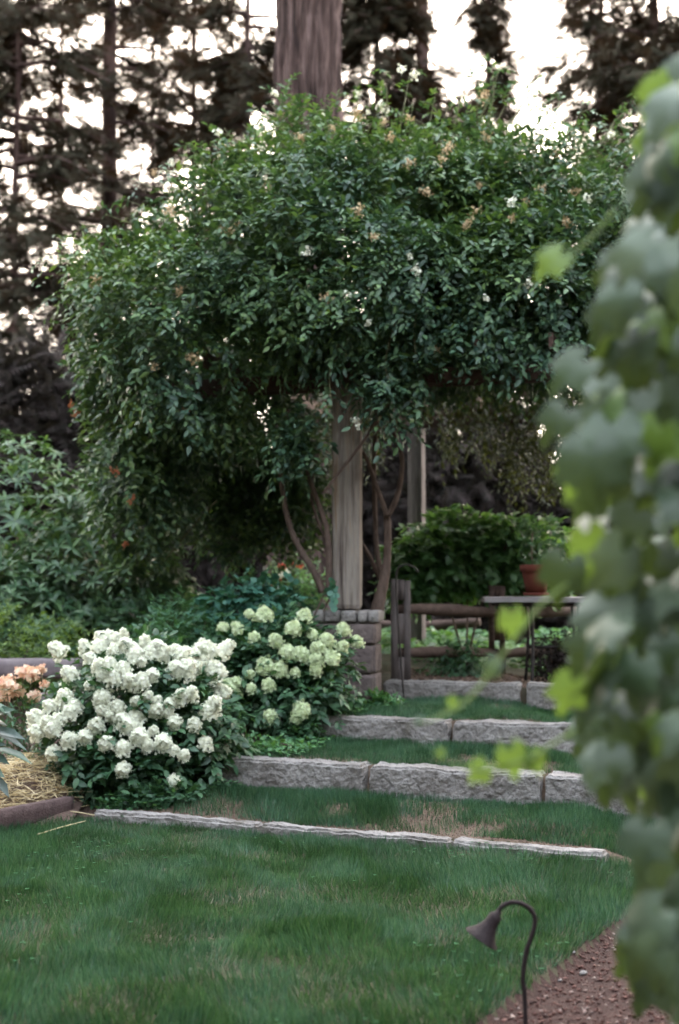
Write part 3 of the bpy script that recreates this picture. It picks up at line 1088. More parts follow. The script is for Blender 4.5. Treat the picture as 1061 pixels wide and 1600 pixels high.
tan = [bloom_mesh('spent_bloom', M['bloom_tan'], 100 + i, .07, 46, .014) for i in range(3)]
wht = [bloom_mesh('white_bloom', M['bloom_white'], 110 + i, .055, 26, .018) for i in range(3)]
rst = [bloom_mesh('rust_bloom', M['bloom_rust'], 120 + i, .07, 30, .018) for i in range(2)]
rg = random.Random(8)
TAN = [(360, 362), (375, 352), (510, 465), (733, 345), (742, 330), (728, 352), (790, 258), (845, 296), (885, 347), (822, 314), (240, 573), (300, 560), (345, 360), (280, 455), (665, 300), (585, 370),
       (700, 230), (610, 215), (640, 255), (760, 215), (870, 240), (560, 180), (640, 185), (690, 250), (520, 200), (470, 215), (560, 330), (420, 300), (150, 440), (265, 330), (750, 290), (800, 340), (683, 545), (470, 600), (900, 300), (240, 270), (350, 225), (440, 180), (755, 150), (600, 190)]
for (px, py) in TAN:
    h = hit(px, py, grow=1.03)
    pt = h[1] if h else P(px, py, 12.6)
    child_copy('spent_bloom', rg.choice(tan), rose, pt, None, rg.uniform(.6, 1.15)).rotation_euler = (rg.uniform(0, 6), rg.uniform(0, 6), 0)
WHT = [(650, 423), (556, 656), (560, 146), (595, 165), (575, 175), (628, 108), (430, 145), (825, 440), (760, 466), (316, 262), (268, 255), (341, 206), (505, 178), (648, 118), (575, 505), (543, 460), (918, 310), (955, 210), (480, 395), (800, 315), (560, 665), (605, 172), (640, 400)]
for (px, py) in WHT:
    h = hit(px, py, grow=1.05)
    pt = h[1] if h else P(px, py, 12.7)
    if (px, py) in ((556, 656), (560, 665)):
        pt = P(px, py, 11.4)
    child_copy('white_bloom', rg.choice(wht), rose, pt, None, rg.uniform(.6, 1.0)).rotation_euler = (rg.uniform(0, 6), rg.uniform(0, 6), 0)
for (px, py) in ((112, 632), (118, 645), (205, 780), (290, 640), (180, 735), (195, 850)):
    h = hit(px, py, grow=1.05)
    pt = h[1] if h else P(px, py, 12.7)
    child_copy('rust_bloom', rg.choice(rst), rose, pt, None, rg.uniform(.6, 1.0)).rotation_euler = (rg.uniform(0, 6), rg.uniform(0, 6), 0)


# ------------------------------------------------------------------ bushes
def bush(name, label, cat, lobes, mat, T, nsp, nl, length, size, seed, base, droop=.1, depth=.25, stems=6, out=.9, group=None, zmin=None, stem_mat='cane'):
    """a shrub: leafy shoots through the outer part of several lobes, on woody stems"""
    rg = np.random.default_rng(seed)
    b = empty(name, base, label, cat, group)
    cs, rs = np.array([l[0] for l in lobes]), np.array([l[1] for l in lobes])
    area = rs[:, 0] * rs[:, 2] + rs[:, 1] * rs[:, 2] + rs[:, 0] * rs[:, 1]
    wh = rg.choice(len(lobes), nsp, p=area / area.sum())
    u = rand_unit(rg, nsp)
    rr = 1 + .2 * (vnoise(u * 2 + wh[:, None] * 7, 1.6, seed) - .5) - depth * rg.uniform(0, 1, nsp) ** 1.5 / rs[wh].min(1)
    p = cs[wh] + rs[wh] * u * rr[:, None]
    gzv = ground_z(p[:, 0], p[:, 1]) + .02 if zmin is None else zmin
    k = p[:, 2] > gzv
    p, u, wh = p[k], u[k], wh[k]
    V, F = sprays(rg, p, nrm(u / rs[wh]), None, nl, length, size, droop, T, out)
    mesh_np('foliage', V, F, mat, b, True)
    acc = Acc()
    for i in range(stems):
        c, r = cs[i % len(lobes)], rs[i % len(lobes)]
        tip = c + r * np.array([rg.uniform(-.6, .6), rg.uniform(-.6, .6), rg.uniform(.0, .6)])
        bs = np.array(base) + [rg.uniform(-.08, .08), rg.uniform(-.08, .08), -.03]
        mid = (bs + tip) / 2 + rg.normal(0, .05, 3)
        tube(acc, [bs, mid, tip], [.014, .010, .005], 6, 4)
    acc.build('stems', M[stem_mat], b, True)
    return b, cs, rs


def heads(b, cs, rs, pix, data, name, seed, smin, smax, Yc):
    rg = random.Random(seed)
    for (px, py) in pix:
        h = hit(px, py, cs, rs, 1.04)
        if h:
            pt, nm = h[1], h[2]
        else:
            pt, nm = P(px, py, Yc), np.array([0, -.5, .6])
        nm = nrm(np.array(nm) * .8 + np.array([0, -.1, .55]))
        q = Vector(nm).to_track_quat('Z', 'Y')
        child_copy(name, rg.choice(data), b, pt, q, rg.uniform(smin, smax))


def crop(lst, s=2.122, ox=0, oy=880):
    return [(ox + a / s, oy + c / s) for a, c in lst]


HW = [cluster_mesh('flower_head', M['hyd_white'], 200 + i, (.076, .066, .085, .07, .06, .08)[i], (.092, .10, .08, .075, .09, .11)[i], 260, .017, .06) for i in range(6)]
HL = [cluster_mesh('flower_head', M['hyd_lime'], 210 + i, (.070, .06, .074, .064, .055)[i], (.07, .078, .06, .08, .065)[i], 220, .016, .06) for i in range(5)]
b1 = (-1.5, 10.25, gz(-1.5, 10.25))
hy, cs, rs = bush('hydrangea', 'big hydrangea bush covered in creamy white flower heads beside the granite kerb', 'hydrangea',
                  [((-1.45, 10.3, .72), (.55, .50, .44)), ((-1.75, 10.15, .45), (.42, .40, .34)), ((-1.10, 10.2, .55), (.42, .40, .40)), ((-1.35, 9.98, .32), (.52, .36, .34))],
                  M['hyd_leaf'], leaf_ovate(.28), 1500, 7, .17, .075, 300, b1, .1, .25, 10)
PX1 = crop([(285, 290), (300, 320), (330, 285), (365, 250), (410, 240), (345, 262), (380, 290), (420, 280), (450, 310), (480, 275), (520, 290), (470, 330), (330, 350), (365, 340), (410, 355),
            (340, 380), (380, 385), (300, 410), (430, 400), (470, 395), (505, 375), (235, 375), (580, 290), (600, 320), (580, 355), (615, 360), (640, 315), (670, 330), (650, 350), (710, 350), (725, 362),
            (710, 300), (170, 480), (215, 460), (250, 480), (235, 497), (125, 525), (160, 535), (195, 525), (130, 565), (180, 560), (230, 588), (180, 630), (340, 450), (345, 490), (390, 480), (370, 510),
            (410, 530), (320, 545), (450, 460), (490, 445), (520, 460), (450, 520), (520, 490), (565, 470), (600, 450), (635, 440), (560, 500), (580, 530), (690, 490), (705, 480), (645, 535), (680, 600), (285, 578),
            (355, 605), (410, 615), (465, 580), (490, 610), (510, 560), (540, 600), (575, 620), (610, 640), (410, 685), (575, 725), (430, 545), (390, 262), (445, 285), (500, 300), (545, 310)])
heads(hy, cs, rs, PX1, HW, 'flower_head', 1, .48, .96, 10.2)
for a in range(14):
    t = -.2 + a / 14 * 3.4
    child_copy('flower_head', HW[a % 4], hy, (-1.45 + .6 * math.cos(t), 10.35 + .45 * math.sin(t), .75 + .35 * math.sin(a * 2.1)), Vector((math.cos(t), math.sin(t), .8)).to_track_quat('Z', 'Y'), .95)

b2 = (-.36, 11.5, gz(-.36, 11.5))
hy2, cs, rs = bush('hydrangea', 'smaller hydrangea with lime green flower heads in front of the stone pillar', 'hydrangea',
                   [((-.47, 11.45, .96), (.42, .42, .36)), ((-.14, 11.3, .86), (.27, .3, .36)), ((-.70, 11.4, .80), (.36, .36, .38)), ((-.36, 11.2, .62), (.46, .35, .28))],
                   M['hyd_leaf'], leaf_ovate(.28), 1300, 7, .16, .070, 310, b2, .1, .25, 9)
PX2 = crop([(828, 170), (875, 180), (740, 215), (790, 222), (845, 252), (915, 260), (975, 220), (1010, 180), (1040, 240), (955, 300), (1000, 300), (880, 345), (930, 360), (980, 365), (1045, 320),
            (785, 395), (830, 370), (835, 418), (890, 407), (760, 410), (775, 422), (900, 510), (1000, 490), (985, 512)]) + \
      crop([(185, 830), (235, 855), (290, 820), (285, 875), (335, 860), (125, 815), (30, 770), (110, 890), (160, 905), (200, 920), (250, 910), (205, 885), (130, 960), (45, 1000), (85, 948), (200, 950)], 2.122, 400, 600)
heads(hy2, cs, rs, PX2, HL, 'flower_head', 2, .55, 1.08, 11.25)

# rhododendron with whorls of long leaves


def whorl(seed):
    rg = random.Random(seed)
    Vs, Fs = [], []
    n = rg.choice((5, 6, 7, 8))
    for j in range(n):
        a = j * 2 * math.pi / n + rg.uniform(-.3, .3)
        tv, tf = leaf_ovate(rg.uniform(.13, .19), .04, rg.uniform(.05, .4))
        tv = tv * rg.uniform(.6, 1.1)
        e = rg.uniform(-.2, .7)
        y, z = tv[:, 1] * math.cos(e) - tv[:, 2] * math.sin(e), tv[:, 1] * math.sin(e) + tv[:, 2] * math.cos(e)
        ca, sa = math.cos(a), math.sin(a)
        Vs.append(np.stack([tv[:, 0] * ca - y * sa, tv[:, 0] * sa + y * ca, z], 1))
        Fs.append(tf + 8 * j)
    return np.vstack(Vs), np.vstack(Fs)


WHORLS = [whorl(i) for i in range(9)]


def whorl_bush(name, label, cat, lobes, mat, nw, size, seed, base):
    rg = np.random.default_rng(seed)
    b = empty(name, base, label, cat)
    cs, rs = np.array([l[0] for l in lobes]), np.array([l[1] for l in lobes])
    wh = rg.choice(len(lobes), nw)
    u = rand_unit(rg, nw)
    rr = 1 + .25 * (vnoise(u * 2 + wh[:, None] * 7, 1.7, seed) - .5) - .35 * rg.uniform(0, 1, nw) ** 1.5 / rs[wh].min(1)
    p = cs[wh] + rs[wh] * u * rr[:, None]
    k = p[:, 2] > ground_z(p[:, 0], p[:, 1]) + .05
    p, u = p[k], u[k]
    ax = nrm(u + np.array([0, 0, .7]) + rg.normal(0, .3, u.shape))
    d = nrm(np.cross(ax, rand_unit(rg, len(p))))
    acc = Acc()
    pick = rg.integers(0, len(WHORLS), len(p))
    for j, wt in enumerate(WHORLS):
        k = pick == j
        acc.add(*inst(wt, p[k], frames(d[k], ax[k]), size * rg.uniform(.6, 1.2, int(k.sum()))))
    acc.build('foliage', mat, b, True)
    acc = Acc()
    for i in range(9):
        c, r = cs[i % len(lobes)], rs[i % len(lobes)]
        tip = c + r * rg.uniform(-.55, .55, 3)
        bs = np.array(base) + [rg.uniform(-.2, .2), rg.uniform(-.1, .1), -.05]
        tube(acc, [bs, (bs + tip) / 2 + rg.normal(0, .12, 3), tip], [.03, .022, .01], 6, 4)
    acc.build('stems', M['cane'], b, True)
    return b


whorl_bush('rhododendron', 'tall rhododendron with whorled long leaves at left, beside the rose arbour', 'rhododendron',
           [((-3.3, 14.0, 1.9), (1.0, .9, 1.15)), ((-2.35, 13.9, 1.6), (.75, .75, 1.05)), ((-2.9, 13.5, 1.15), (.9, .6, .75)), ((-4.4, 14.4, 1.9), (1.0, .9, 1.0)), ((-1.85, 13.9, 1.15), (.5, .5, .65))],
           M['rhodo'], 2700, .15, 400, (-2.9, 14.0, .6))
bush('shrub', 'low lime green shrub at far left above the stone edging', 'shrub',
     [((-3.0, 12.5, .95), (.65, .4, .42)), ((-2.45, 12.4, .85), (.4, .35, .36)), ((-3.7, 12.6, .95), (.6, .4, .42))], M['lime_shrub'], leaf_simple(.2), 1300, 7, .14, .05, 410, (-2.8, 12.45, .55), -.1, .2)
bush('rose_bush', 'bush with round teal leaves reaching past the foot of the wooden post', 'shrub',
     [((-.52, 11.95, 1.34), (.27, .28, .24)), ((-.72, 12.1, 1.40), (.36, .3, .24)), ((-.05, 11.85, 1.52), (.07, .07, .13)), ((-.98, 12.1, 1.33), (.3, .3, .22)), ((-.56, 11.95, 1.05), (.42, .3, .3))],
     M['teal_leaf'], leaf_round(), 430, 7, .16, .052, 420, (-.45, 12.0, .5), 0, .2, 8)
bush('shrub', 'leafy shrub with slim leaves between the rhododendron and the lime hydrangea', 'shrub',
     [((-1.20, 11.9, 1.12), (.45, .35, .34)), ((-.85, 11.75, .95), (.32, .3, .3)), ((-1.45, 11.6, .95), (.4, .35, .32))], M['fern'], leaf_ovate(.16), 620, 8, .22, .07, 430, (-1.1, 11.8, .45), .1, .25)
bush('shrub', 'dark low shrub behind the white hydrangea, under the drooping rose', 'shrub',
     [((-1.6, 12.9, 1.05), (.55, .4, .45)), ((-.9, 12.9, 1.1), (.5, .4, .5)), ((-.4, 12.8, 1.05), (.35, .3, .5))], M['hyd_leaf'], leaf_ovate(.26), 900, 7, .16, .06, 440, (-1.1, 12.9, .55), .1, .25)
# hedge over the fence
bush('hedge_shrub', 'rounded broad leaved shrub behind the rail fence, right of the wooden post', 'shrub',
     [((.80, 14.0, 1.72), (.34, .38, .42)), ((1.15, 14.1, 1.86), (.42, .4, .42)), ((1.60, 14.1, 1.80), (.42, .4, .44)), ((1.95, 14.1, 1.75), (.4, .4, .42)), ((.62, 13.9, 1.6), (.22, .3, .3))],
     M['hedge_leaf'], leaf_ovate(.36), 1500, 7, .16, .085, 450, (1.25, 14.15, .66), .25, .25, 3)
bush('shrub', 'small dark bush low behind the lower fence rail', 'shrub', [((1.10, 13.3, .78), (.32, .22, .2))], M['hyd_leaf'], leaf_ovate(.2), 240, 7, .14, .06, 455, (1.1, 13.3, .64), .1, .2, 4)
# low herbs
HERB = [((205, 1228), 9.72, (.22, .16, .10), 'pale green herb clump at the foot of the white hydrangea near the kerb', 'herb'),
        ((395, 1152), 10.5, (.36, .22, .11), 'spreading bright green ground cover between the hydrangeas and the third step', 'herb'),
        ((330, 1165), 10.3, (.25, .2, .13), 'ground cover clump right of the white hydrangea', 'herb'),
        ((470, 1128), 10.9, (.13, .12, .12), 'small hydrangea sprout left of the third granite step', 'hyd_leaf'),
        ((592, 1080), 11.75, (.20, .14, .10), 'small green clump at the foot of the stone pillar', 'herb'),
        ((130, 1195), 9.95, (.18, .15, .10), 'sparse low green plant between straw and white hydrangea', 'fern'),
        ((255, 1222), 9.65, (.3, .14, .09), 'low leafy edging plants under the white hydrangea', 'hyd_leaf')]
for i, ((px, py), yy, r, lab, mt) in enumerate(HERB):
    c = P(px, py, yy)
    g0 = gz(c[0], c[1])
    bush('herb_clump', lab, 'plant', [((c[0], c[1], g0 + r[2] * .55), r)], M[mt], leaf_ovate(.3), int(240 * r[0] / .25), 6, .08, .036 if mt != 'hyd_leaf' else .055, 500 + i, (c[0], c[1], g0), -.3, .1, 3,
         group='low plants along the bed')
# clover-like ground cover on the bed edge of the lower terrace
n = 9000
x, y = rng.uniform(-1.7, .3, n), rng.uniform(9.4, 12, n)
dl = x - left_edge(y)
k = (dl > -.25) & (dl < .32 + .25 * vnoise(np.stack([x, y, 0 * x], 1), 3, 77)) & (dline(0, x, y) > .16)
for i in (1, 2):
    k &= np.abs(dline(i, x, y) - .1) > .13
x, y = x[k], y[k]
m = len(x)
a = rng.uniform(0, 6.28, m)
V, F = inst(leaf_round(), np.stack([x, y, ground_z(x, y) + rng.uniform(.01, .06, m)], 1), frames(np.stack([np.cos(a), np.sin(a), rng.normal(.2, .25, m)], 1), np.tile([0, 0, 1.], (m, 1)) + rng.normal(0, .3, (m, 3))), rng.uniform(.015, .035, m))
tag(mesh_np('ground_cover', V, F, M['herb']), 'small leaved green ground cover spilling from the bed onto the treads', 'ground cover', kind='stuff')
n = 8000
x, y = rng.uniform(-.5, 3.2, n), rng.uniform(13.9, 19, n)
p = np.stack([x, y, ground_z(x, y) + .05 + .32 * vnoise(np.stack([x, y, 0 * x], 1), 1.4, 78) * rng.uniform(.3, 1, n)], 1)
a = rng.uniform(0, 6.28, n)
V, F = inst(leaf_ovate(.35), p, frames(np.stack([np.cos(a), np.sin(a), rng.normal(.1, .3, n)], 1), np.tile([0, -.3, 1.], (n, 1)) + rng.normal(0, .35, (n, 3))), rng.uniform(.06, .13, n))
tag(mesh_np('ground_cover', V, F, M['hedge_leaf']), 'broad leaved green ground cover seen through the rail fence', 'ground cover', kind='stuff')

# salmon flowers, peony leaves at far left
pk = empty('salmon_flower_plant', (-2.35, 10.6, gz(-2.35, 10.6)), 'plant with salmon pink and cream flower trusses at far left', 'flowering plant')
acc = Acc()
rg = np.random.default_rng(61)
PK = [(52, 1052, .95), (35, 1050, .8), (63, 1046, .7), (8, 1068, 1.05), (25, 1078, .9), (2, 1085, .9), (52, 1088, .75), (70, 1070, .5), (-25, 1075, 1), (-50, 1060, 1), (15, 1062, .6)]
pd = [bloom_mesh('bloom', M['pink'], 130 + i, .075, 40, .034) for i in range(3)]
ps, ns = [], []
for i, (px, py, s) in enumerate(PK):
    t = P(px, py, 10.5 + .1 * (i % 3))
    bs = np.array([-2.35 + rg.uniform(-.25, .2), 10.6, gz(-2.35, 10.6)])
    tube(acc, [bs, (bs + t) / 2 + rg.normal(0, .03, 3), t], [.006, .005, .004], 5, 4)
    child_copy('bloom', pd[i % 3], pk, t, None, s).rotation_euler = (rg.uniform(-.4, .4), rg.uniform(-.4, .4), rg.uniform(0, 6))
    for tt in rg.uniform(.25, .93, 9):
        ps.append(bs * (1 - tt) + t * tt + rg.normal(0, .05, 3))
        ns.append([rg.normal(), rg.normal(), .5])
acc.build('stems', M['twig'], pk, True)
V, F = sprays(rg, np.array(ps), nrm(ns), None, 6, .16, .07, 0, leaf_ovate(.14), .8)
mesh_np('foliage', V, F, M['fern'], pk, True)

pe = empty('peony_plant', (-2.55, 9.5, gz(-2.55, 9.5)), 'dark long leaved peony leaning over the straw at the left edge', 'peony')
acc, st = Acc(), Acc()
LV = [((-30, 1140), (45, 1165), .030), ((-20, 1180), (14, 1190), .03), ((-10, 1170), (52, 1187), .032), ((-25, 1195), (6, 1212), .03), ((-15, 1210), (16, 1242), .03), ((-20, 1120), (20, 1105), .03), ((-20, 1095), (22, 1118), .03),
      ((-30, 1130), (12, 1128), .03), ((-30, 1200), (-2, 1240), .03), ((-60, 1150), (-20, 1200), .03), ((-60, 1110), (-15, 1150), .03), ((-15, 1140), (38, 1150), .028), ((-40, 1165), (8, 1160), .03)]
pos, d, nn, sc = [], [], [], []
for (a, b_, wd) in LV:
    A, B = P(*a, 9.25), P(*b_, 9.15)
    pos.append(A)
    d.append(B - A)
    nn.append(np.array([0, -.5, 1.0]) + rg.normal(0, .3, 3))
    L = np.linalg.norm(B - A)
    sc.append((min(L, .2) * 1.1, L, L))
    root = np.array([-2.6, 9.5, gz(-2.6, 9.5)])
    tube(st, [root, (root + A) / 2 + np.array([0, 0, .12]), A], [.006, .005, .003], 5, 4)
V, F = inst(leaf_ovate(.2, .05, .12), np.array(pos), frames(np.array(d), np.array(nn)), np.array(sc))
mesh_np('foliage', V, F, M['dark_leaf'], pe, True)
st.build('stems', M['twig'], pe, True)

rb = empty('red_flower_plant', tuple(P(455, 960, 16.5)), 'plant with red and pale blooms glimpsed behind the rose canes', 'flowering plant')
rd = [bloom_mesh('bloom', M['red'], 140 + i, .09, 40, .035) for i in range(2)]
wd_ = [bloom_mesh('bloom', M['bloom_white'], 150, .07, 30, .035)]
for i, (px, py) in enumerate(((440, 884), (455, 880), (468, 884), (446, 892), (425, 915), (690, 958), (435, 905))):
    child_copy('bloom', rd[i % 2], rb, P(px, py, 16.4), None, .5)
for (px, py) in ((448, 893), (441, 899)):
    child_copy('bloom', wd_[0], rb, P(px, py, 16.3), None, .8)
V, F = sprays(rg, np.stack([P(455 + rg.normal(0, 26), 930 + rg.normal(0, 22), 16.5 + rg.normal(0, .1)) for _ in range(260)]), nrm(rg.normal(size=(260, 3)) + [0, 0, .6]), None, 7, .22, .08, 0, leaf_simple(.2), .8)
mesh_np('foliage', V, F, M['hedge_leaf'], rb, True)
acc = Acc()
for i in range(5):
    tube(acc, [np.array(rb.location) + [0, 0, -.1], P(430 + i * 15, 900, 16.4)], [.012, .006], 5, 3)
acc.build('stems', M['twig'], rb, True)

# ------------------------------------------------------------------ fence, hook, table, pot
fen = empty('rail_fence', tuple(P(626, 1065, 12.85)), 'split rail fence with grey end post and brown rails behind the top step', 'fence')


def fence_post(cx, cy, z0, z1, wd, dp, holes, mat):
    acc = Acc()

    def bx(x0, x1, za, zb):
        V = np.array([(a, b, c) for a in (x0, x1) for b in (cy - dp / 2, cy + dp / 2) for c in (za, zb)], float)
        acc.add(V, [(0, 1, 3), (0, 3, 2), (4, 6, 7), (4, 7, 5), (0, 4, 5), (0, 5, 1), (2, 3, 7), (2, 7, 6), (0, 2, 6), (0, 6, 4), (1, 5, 7), (1, 7, 3)])
    hw = .028
    bx(cx - wd / 2, cx - hw, z0, z1)
    bx(cx + hw, cx + wd / 2, z0, z1 - .012)
    zz = z0
    for (ha, hb) in holes:
        bx(cx - hw, cx + hw, zz, ha)
        zz = hb
    bx(cx - hw, cx + hw, zz, z1 - .005)
    return acc.build('post', mat, fen)


pp = P(626, 905, 12.85)
zA, zB = P(626, 948, 12.85)[2], P(626, 1016, 12.85)[2]
fence_post(pp[0], 12.85, .55, pp[2], .175, .13, [(zB - .06, zB + .06), (zA - .06, zA + .06)], M['grey_wood'])
p2 = P(776, 914, 13.7)
fence_post(p2[0], 13.7, .55, p2[2], .15, .12, [(zB - .05, zB + .05), (zA - .06, zA + .06)], M['rail_wood'])
for (y0, y1, rr) in ((951, 958, .052), (1020, 1020, .05)):
    acc = Acc()
    a_, b_, c_ = P(622, y0, 12.85), P(776, y1, 13.7), P(870, y1 - 2, 14.2)
    tube(acc, [a_, (a_ + b_) / 2 + np.array([0, 0, .008]), b_], [rr * .8, rr * 1.1, rr * .85], 8, 6, .12, y0)
    acc.build('rail', M['rail_wood'], fen)
    acc = Acc()
    tube(acc, [b_ + np.array([.03, .02, -.01]), (b_ + c_) / 2, c_, c_ + (c_ - b_) * .6], [rr * .8, rr, rr, rr * .8], 8, 6, .12, y0 + 1)
    acc.build('rail', M['rail_wood'], fen)
acc = Acc()
tube(acc, [P(560, 975, 16.4), P(640, 980, 16.3), P(700, 976, 16.2), P(750, 972, 16.1)], [.06, .065, .06, .05], 9, 5, .12, 3)
tag(acc.build('fallen_log', M['rail_wood'], None, True), 'long brown log lying among leaves beyond the rail fence', 'log')
acc = Acc()
q0 = P(632, 1088, 12.35)
tube(acc, [q0 - np.array([0, 0, .1]), P(628, 1050, 12.36), P(621, 960, 12.38), P(619, 905, 12.4), P(622, 888, 12.4), P(634, 882, 12.42), P(648, 887, 12.44), P(653, 894, 12.45)], .0085, 8, 6)
tag(acc.build('garden_hook', M['iron'], None, True), 'thin black iron rod with curled top leaning before the grey fence post', 'plant hook')

tb = empty('garden_table', (1.88, 13.1, gz(1.88, 13.1)), 'grey topped garden table on dark iron legs carrying the terracotta pot', 'table')
tl = P(754, 932, 13.1)
bm = rough_block((1.10, .55, .05), .06, .002, 41, 4, (tl[0] + .55, 13.1, tl[2] - .028), -.03, bev=.005)
mesh_bm('table_top', bm, M['zinc'], tb)
for sx in (.42, .85):
    for sy in (-.2, .2):
        acc = Acc()
        x0 = tl[0] + sx
        tube(acc, [(x0, 13.1 + sy, tl[2] - .05), (x0 + .02, 13.1 + sy * .8, 1.05), (x0, 13.1 + sy * 1.1, .63)], [.016, .014, .016], 8, 5)
        acc.build('leg', M['iron'], tb, True)
acc = Acc()
for sy in (-.2, .2):
    tube(acc, [(tl[0] + .1, 13.1 + sy, tl[2] - .075), (tl[0] + 1.0, 13.1 + sy, tl[2] - .075)], .018, 6, 2)
tube(acc, [(tl[0] + .42, 13.1, .95), (tl[0] + .85, 13.1, .95)], .014, 6, 2)
acc.build('frame', M['iron'], tb, True)

pc = P(838, 931, 13.0)
pot = empty('terracotta_pot', tuple(pc), 'terracotta flower pot on a saucer standing on the grey table', 'flower pot')
prof = [(0, 0), (.092, 0), (.128, .19), (.130, .20), (.148, .20), (.152, .26), (.140, .262), (.132, .235), (0, .235)]
V, F = lathe([(r, z_ + .022) for r, z_ in prof])
mesh_np('pot', V + pc, F, M['terracotta'], pot, True)
V, F = lathe([(0, .002), (.115, .002), (.125, .03), (.118, .03), (.11, .016), (0, .016)])
mesh_np('saucer', V + pc, F, M['terracotta'], pot, True)
V, F = lathe([(0, .262), (.10, .258), (.13, .252)])
mesh_np('soil', V + pc, F, M['potsoil'], pot, True)
pl = empty('potted_plant', tuple(pc + [0, 0, .25]), 'slender stemmed plant with small dark leaves growing in the terracotta pot', 'potted plant')
acc = Acc()
b0 = pc + np.array([-.03, 0, .25])
tube(acc, [b0, b0 + [-.01, 0, .15], b0 + [.0, 0, .36]], [.009, .008, .005], 6, 4)
acc.build('stem', M['cane'], pl, True)
q = np.vstack([b0 + [.0, 0, .36] + rg.normal(0, .085, (70, 3)), b0 + [.05, 0, .06] + rg.normal(0, .045, (40, 3)) * [1.6, 1, .8]])
V, F = sprays(rg, q, nrm(rg.normal(size=(len(q), 3)) + [0, 0, .4]), None, 6, .10, .035, 0, leaf_ovate(.24), .8)
mesh_np('foliage', V, F, M['hyd_leaf'], pl, True)
bush('shrub', 'dark fine leaved bush under the grey table', 'shrub', [((2.02, 13.2, .86), (.28, .22, .24))], M['hedge_dark'], leaf_simple(.2), 420, 7, .1, .045, 460, (2.0, 13.2, .64), 0, .2, 4)

# ------------------------------------------------------------------ path lamp
lb = P(822, 1592, 5.05)
lb[2] = gz(lb[0], lb[1])
lamp = empty('path_lamp', tuple(lb), 'bronze path lamp with bell shade on a swan neck stem beside the lawn', 'garden lamp')
acc = Acc()
LP = [(822, 1600), (820, 1560), (817, 1530), (822, 1490), (833, 1455), (836, 1437), (830, 1422), (815, 1412), (798, 1410), (784, 1417), (776, 1430)]
lpts = [P(a, b_, 5.05) for a, b_ in LP]
lpts[0] = lb - np.array([0, 0, .03])
tube(acc, lpts, .0085, 10, 6)
acc.build('stem', M['bronze'], lamp, True)
axis_ = nrm(P(754, 1464, 5.05) - P(776, 1430, 5.05))
prof = [(0.0, -.012), (.011, -.012), (.013, 0), (.021, .004), (.024, .018), (.024, .034), (.028, .046), (.034, .062), (.046, .082), (.064, .101), (.0655, .104), (.062, .102), (.045, .085), (.032, .066), (.020, .045), (0, .045)]
V, F = lathe(prof, 36)
qn = Vector(axis_).to_track_quat('Z', 'Y').to_matrix()
V = V @ np.array(qn).T + P(777, 1428, 5.05)
shade = mesh_np('shade', V, F, M['bronze'], lamp, True)
V, F = lathe([(0, .040), (.012, .044), (.014, .060), (.009, .074), (0, .078)], 16)
V = V @ np.array(qn).T + P(777, 1428, 5.05)
mesh_np('bulb', V, F, M['zinc'], shade, True)

# ------------------------------------------------------------------ hanging vine in the foreground
vn = empty('grape_vine', (.95, 2.8, gz(.95, 2.8)), 'blurred grape vine hanging down the right side in front of the camera', 'vine')
rg = np.random.default_rng(77)
EDGE = ([60, 130, 180, 250, 320, 400, 470, 540, 620, 700, 760, 850, 900, 960, 1010, 1060, 1150, 1200, 1240, 1290, 1340, 1400, 1460, 1530, 1570, 1640],
        [1060, 1030, 1000, 965, 940, 950, 915, 885, 890, 875, 865, 860, 868, 885, 895, 870, 865, 870, 905, 975, 955, 960, 970, 945, 985, 1010])
acc = Acc()
GL = [leaf_grape(i) for i in range(5)]
pos, d, nn, sc, idx = [], [], [], [], []
for i in range(860):
    py = rg.uniform(-250, 1700)
    ex = np.interp(py, EDGE[0], EDGE[1], left=1080, right=1030)
    px = ex + 52 + (rg.uniform(0, 1) ** 1.3) * 420
    dens = 1.0 if py < 1270 else .75
    if rg.uniform() > dens:
        continue
    Yd = rg.uniform(2.45, 3.25)
    p = P(px, py, Yd)
    if p[2] < .12:
        continue
    pos.append(p + np.array([0, 0, .045]))
    d.append(np.array([rg.normal(-.45, .5), rg.normal(-.3, .4), -1.0]))
    nn.append(np.array([rg.normal(-.35, .6), -1.0, rg.normal(1.0, .6)]))
    sc.append(rg.uniform(.052, .098))
    idx.append(rg.integers(0, 5))
pos, d, nn, sc, idx = map(np.array, (pos, d, nn, sc, idx))
backlit = rg.uniform(size=len(pos)) < .10
